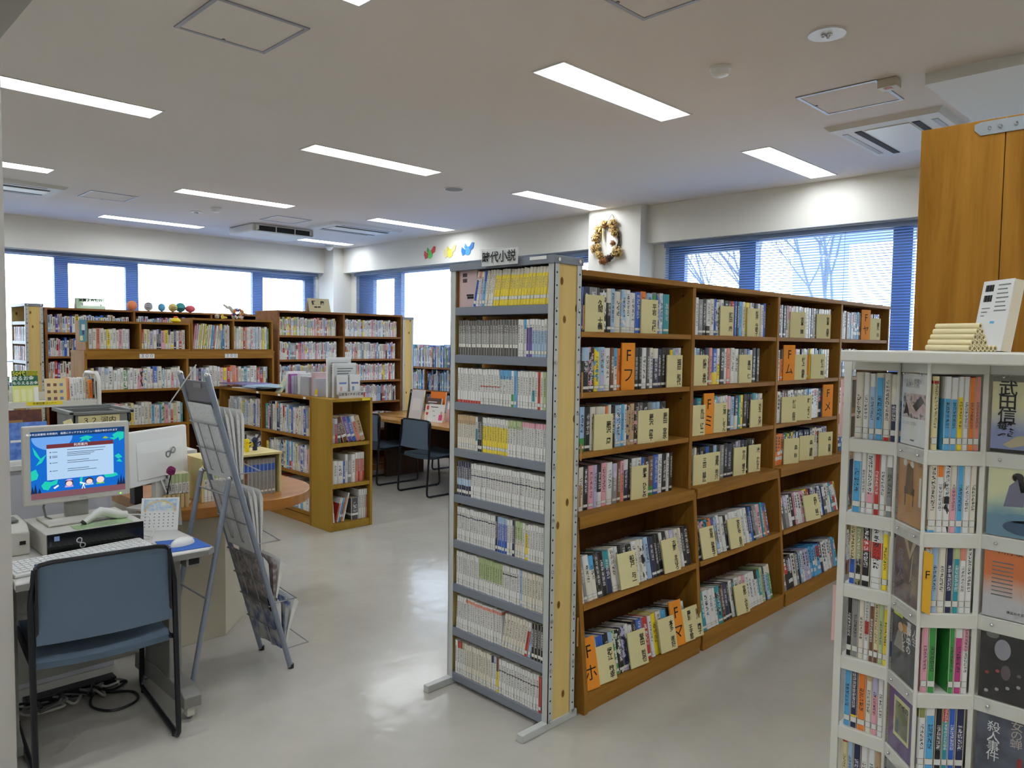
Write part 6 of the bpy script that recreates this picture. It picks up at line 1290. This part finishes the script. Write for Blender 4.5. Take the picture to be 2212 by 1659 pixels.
for x in (3.44, 3.5): MB().cyl((x, 7.4, 1.736), .01, .03, seg=8).build('leg', BEIGEP, t)
t = thing('folded_crane', 'gold folded paper crane on the shelf box', 'ornament', (3.32, 7.37, 1.736)); MB().prism([(3.29, 1.736), (3.35, 1.745), (3.345, 1.76), (3.315, 1.765), (3.295, 1.8), (3.3, 1.755)], 7.36, 7.375, 'y').build('crane', mat('gold_paper', (226, 190, 40), .4), t); MB().prism([(3.3, 1.75), (3.33, 1.75), (3.31, 1.79)], 7.375, 7.4, 'y').build('wing', MATS['gold_paper'], t)
tag(MB().ball((3.25, 7.37, 1.759), .023, seg=14, rings=9).build('woven_ball', mat('straw_ball', (196, 186, 160), .9, bump=(200, .8)), smooth=True), 'small straw ball on the shelf box', 'ornament')
def stand_sign(x, y, z, w, h, mt, label, lines, mi=INK):
    fr_ = Matrix.Translation((x, y, z)) @ Matrix.Rotation(-R(18), 4, 'X'); t = thing('stand_sign', label, 'sign', (x + w / 2, y, z))
    MB(fr_).box(0, 0, 0, w, .002, h).build('card', mt, t); MB(Matrix.Translation((x, y + .1, z)) @ Matrix.Rotation(R(18), 4, 'X')).box(0, 0, 0, w, .002, h).build('back_leg', PAPER, t); MB(fr_).box(-.006, -.002, -.001, w + .006, -.001, h + .004).build('sleeve', glass('clear_acrylic'), t)
    for s, sz, u, v in lines: text(s, sz, fr_ @ Vector((w * u, -.0025, h * v)), fr_.to_3x3().to_4x4() @ FRONT, mi, t, bold=.001)
stand_sign(2.52, 9.27, 1.852, .29, .12, mat('mint_card', (196, 224, 186), .7), 'pale green sign on the long brown bookcase', [('児童よみもの', .04, .5, .82), ('９', .03, .2, .4), ('１', .03, .85, .4)])
stand_sign(4.38, 7.55, 1.852, .27, .16, mat('buff_card', (226, 214, 170), .35), 'cream sign on the health bookcase', [('健　康', .055, .45, .65), ('食事 運動', .02, .4, .35)])
# leaflets and papers on the low bookcase
for k, (dx, dy, a, c, lb) in enumerate(((0, 0, 8, PAPER, 'bottom sheet'), (.02, -.06, -6, mat('violet_flyer', (120, 110, 170), .3), 'violet flyer'), (.0, -.2, 4, mat('pale_blue_flyer', (176, 206, 230), .3), 'pale blue flyer'), (.03, -.3, -10, PAPER, 'topmost white sheet'), (-.02, .22, 12, mat('violet_flyer', (120, 110, 170), .3), 'rearmost violet flyer'), (-.06, -.42, 14, mat('pale_blue_flyer', (176, 206, 230), .3), 'frontmost pale blue flyer'))):
    tag(MB().obox((3.42 + dx, 6.85 + dy, 1.075 + .008 * k), (.3, .42, .008), (0, 0, R(a))).build('flyer_pile', c, bevel=.001), '%s of the loose flyers spread on the low bookcase' % lb, 'flyers', 'flyers on the low bookcase')
t = thing('leaflet_holder', 'clear holder of violet and grey leaflets on the low bookcase', 'leaflet holder', (3.38, 6.0, 1.07)); ACR = glass('clear_acrylic')
for q in ((3.27, 5.83, 1.0705, 3.275, 6.1, 1.2), (3.47, 5.83, 1.0705, 3.475, 6.1, 1.29), (3.27, 6.095, 1.0705, 3.475, 6.1, 1.28), (3.27, 5.83, 1.0705, 3.475, 5.835, 1.28)): MB().box(*q).build('acrylic_wall', ACR, t)
for k, (c, h) in enumerate(((PAPER, .19), (mat('magenta_leaflet', (160, 90, 160), .5), .17), (mat('lilac_leaflet', (180, 176, 206), .5), .155), (mat('grey_leaflet', (170, 172, 182), .5), .155), (PAPER, .18))): MB().box(3.285 + .004 * k, 6.08 - .045 * (k + 1), 1.072, 3.46, 6.08 - .045 * k - .004, 1.072 + h).build('leaflet_bundle', c, t)
t = thing('leaflet_pile', 'tall pink topped pile of stapled leaflets on the low bookcase', 'leaflets', (3.36, 5.72, 1.07)); MB().box(3.28, 5.665, 1.0705, 3.46, 5.8, 1.23).build('grey_block', mat('grey_leaflet2', (176, 176, 180), .6, bump=(90, .4), stretch=(1, 1, 6)), t); MB().box(3.3, 5.6, 1.0705, 3.47, 5.664, 1.27).build('pink_block', mat('pink_leaflet', (206, 176, 176), .6), t); MB().box(3.28, 5.56, 1.0705, 3.44, 5.598, 1.22).build('lilac_block', mat('lilac_leaflet2', (186, 184, 196), .6), t)
tag(MB().obox((3.34, 6.22, 1.135), (.1, .012, .17), (R(-35), 0, R(-90))).build('postcard_bundle', print_mix('pastel_cards', (226, 200, 150), (160, 200, 190), 30)), 'pastel postcards leaning on the leaflet holder', 'postcards')
t = thing('yellow_figure', 'tiny yellow folded figure on the low bookcase', 'ornament', (3.275, 5.53, 1.0705)); MB().obox((3.275, 5.545, 1.105), (.018, .014, .055), (0, R(8), 0)).build('body', mat('yellow_fold2', (226, 196, 60), .6), t); MB().ball((3.275, 5.545, 1.08), .012, seg=8, rings=6).build('foot', BEIGEP, t)
br = thing('brochure_rack', 'clear tiered brochure rack with white leaflets on the ochre box', 'brochure rack', (3.45, 5.4, 1.07))
for k, (y, z1, x0, x1) in enumerate(((5.42, 1.4, 3.31, 3.53), (5.36, 1.355, 3.33, 3.54), (5.3, 1.16, 3.33, 3.56))):
    MB().box(x0 - .005, y - .004, 1.0705, x1 + .005, y - .002, z1 - .02 if k < 2 else 1.13).build('acrylic_front', ACR, br)
    if k < 2:
        MB().box(x0, y, 1.072, x1, y + .03, z1).build('leaflet_stack', PAPER, br)
        for j in range(5): MB().box(x0 + .03, y - .0006, z1 - .05 - .02 * j, x1 - .03 - .02 * (j % 3), y, z1 - .042 - .02 * j).build('print_line', GR, br)
for k, (x0, c) in enumerate(((3.335, mat('blue_band', (110, 140, 200), .6)), (3.45, mat('navy_band', (110, 120, 170), .6)))):
    MB().box(x0, 5.31, 1.1, x0 + .095, 5.33, 1.255 if k == 0 else 1.26).build('small_leaflet', PAPER, br); MB().box(x0 + .012, 5.3094, 1.185, x0 + .08, 5.31, 1.2).build('print_band', c, br); MB().box(x0 + .02, 5.3094, 1.13, x0 + .04, 5.31, 1.165).build('print_mark', mat('peach_mark', (226, 180, 160), .6) if k == 0 else mat('blue_mark', (120, 170, 200), .6), br)
MB().box(3.33, 5.288, 1.0705, 3.565, 5.29, 1.125).build('title_strip', mat('pale_grey_strip', (206, 204, 202), .5), br); text('公民館イチオシ講座', .026, (3.447, 5.2872, 1.1), FRONT, INK, br, bold=.0005)
for x in (3.315, 3.56): MB().box(x, 5.29, 1.0705, x + .003, 5.45, 1.2).build('acrylic_side', ACR, br)

# ------------------------------------------------------------------ the many far books, joined
def far_books():
    m = MB(); cols = []; rn = random.Random(77)
    for fr, x, y, z, wd, d, h, tl, c in FAR:
        M_ = fr @ Matrix.Translation((x, y + rn.uniform(-.004, .004), z + .0005)) @ Matrix.Rotation(-R(tl), 4, 'X'); k = len(m.v); nf = len(m.f)
        m.box(0, 0, 0, wd * .985, d, h); cols += [lin(PAL[c])] * 6
        if rn.random() < .6: m.add([(.001, -.0006, .03 * h / .18), (wd - .002, -.0006, .03 * h / .18), (wd - .002, -.0006, .05 * h / .18), (.001, -.0006, .05 * h / .18)], [(0, 1, 2, 3)]); cols.append((.75, .75, .72))
        if rn.random() < .5:
            c2 = lin(PAL[rn.choice(('white', 'white', 'white', 'ivory', 'ivory', 'red', 'pale blue', 'pink', 'lilac', 'yellow'))]); a = rn.uniform(.3, .8) * h; b = min(h * .98, a + rn.uniform(.1, .4) * h)
            m.add([(0, -.0004, a), (wd * .985, -.0004, a), (wd * .985, -.0004, b), (0, -.0004, b)], [(0, 1, 2, 3)]); cols.append(c2)
        tone = (.04, .04, .05) if c in LIGHTC else (.7, .7, .7)
        gz = h * rn.uniform(.88, .94); lo = h * rn.uniform(.4, .6); s = wd * .5
        while gz > lo:
            m.add([(wd * .27, -.0009, gz - s * .75), (wd * .73, -.0009, gz - s * .75), (wd * rn.uniform(.55, .73), -.0009, gz), (wd * rn.uniform(.27, .4), -.0009, gz)], [(0, 1, 2, 3)]); cols.append(tone); gz -= s
        m.xf(M_, k)
    me = m.mesh('shelved_books'); at = me.color_attributes.new('col', 'FLOAT_COLOR', 'CORNER')
    buf = []
    for p, c in zip(me.polygons, cols): buf += [c[0], c[1], c[2], 1.0] * p.loop_total
    at.data.foreach_set('color', buf); me.materials.append(far_book_material())
    o = bpy.data.objects.new('shelved_books', me); COL.objects.link(o); tag(o, 'rows of small book spines on the more distant shelves', 'books', None, 'stuff')
far_books()
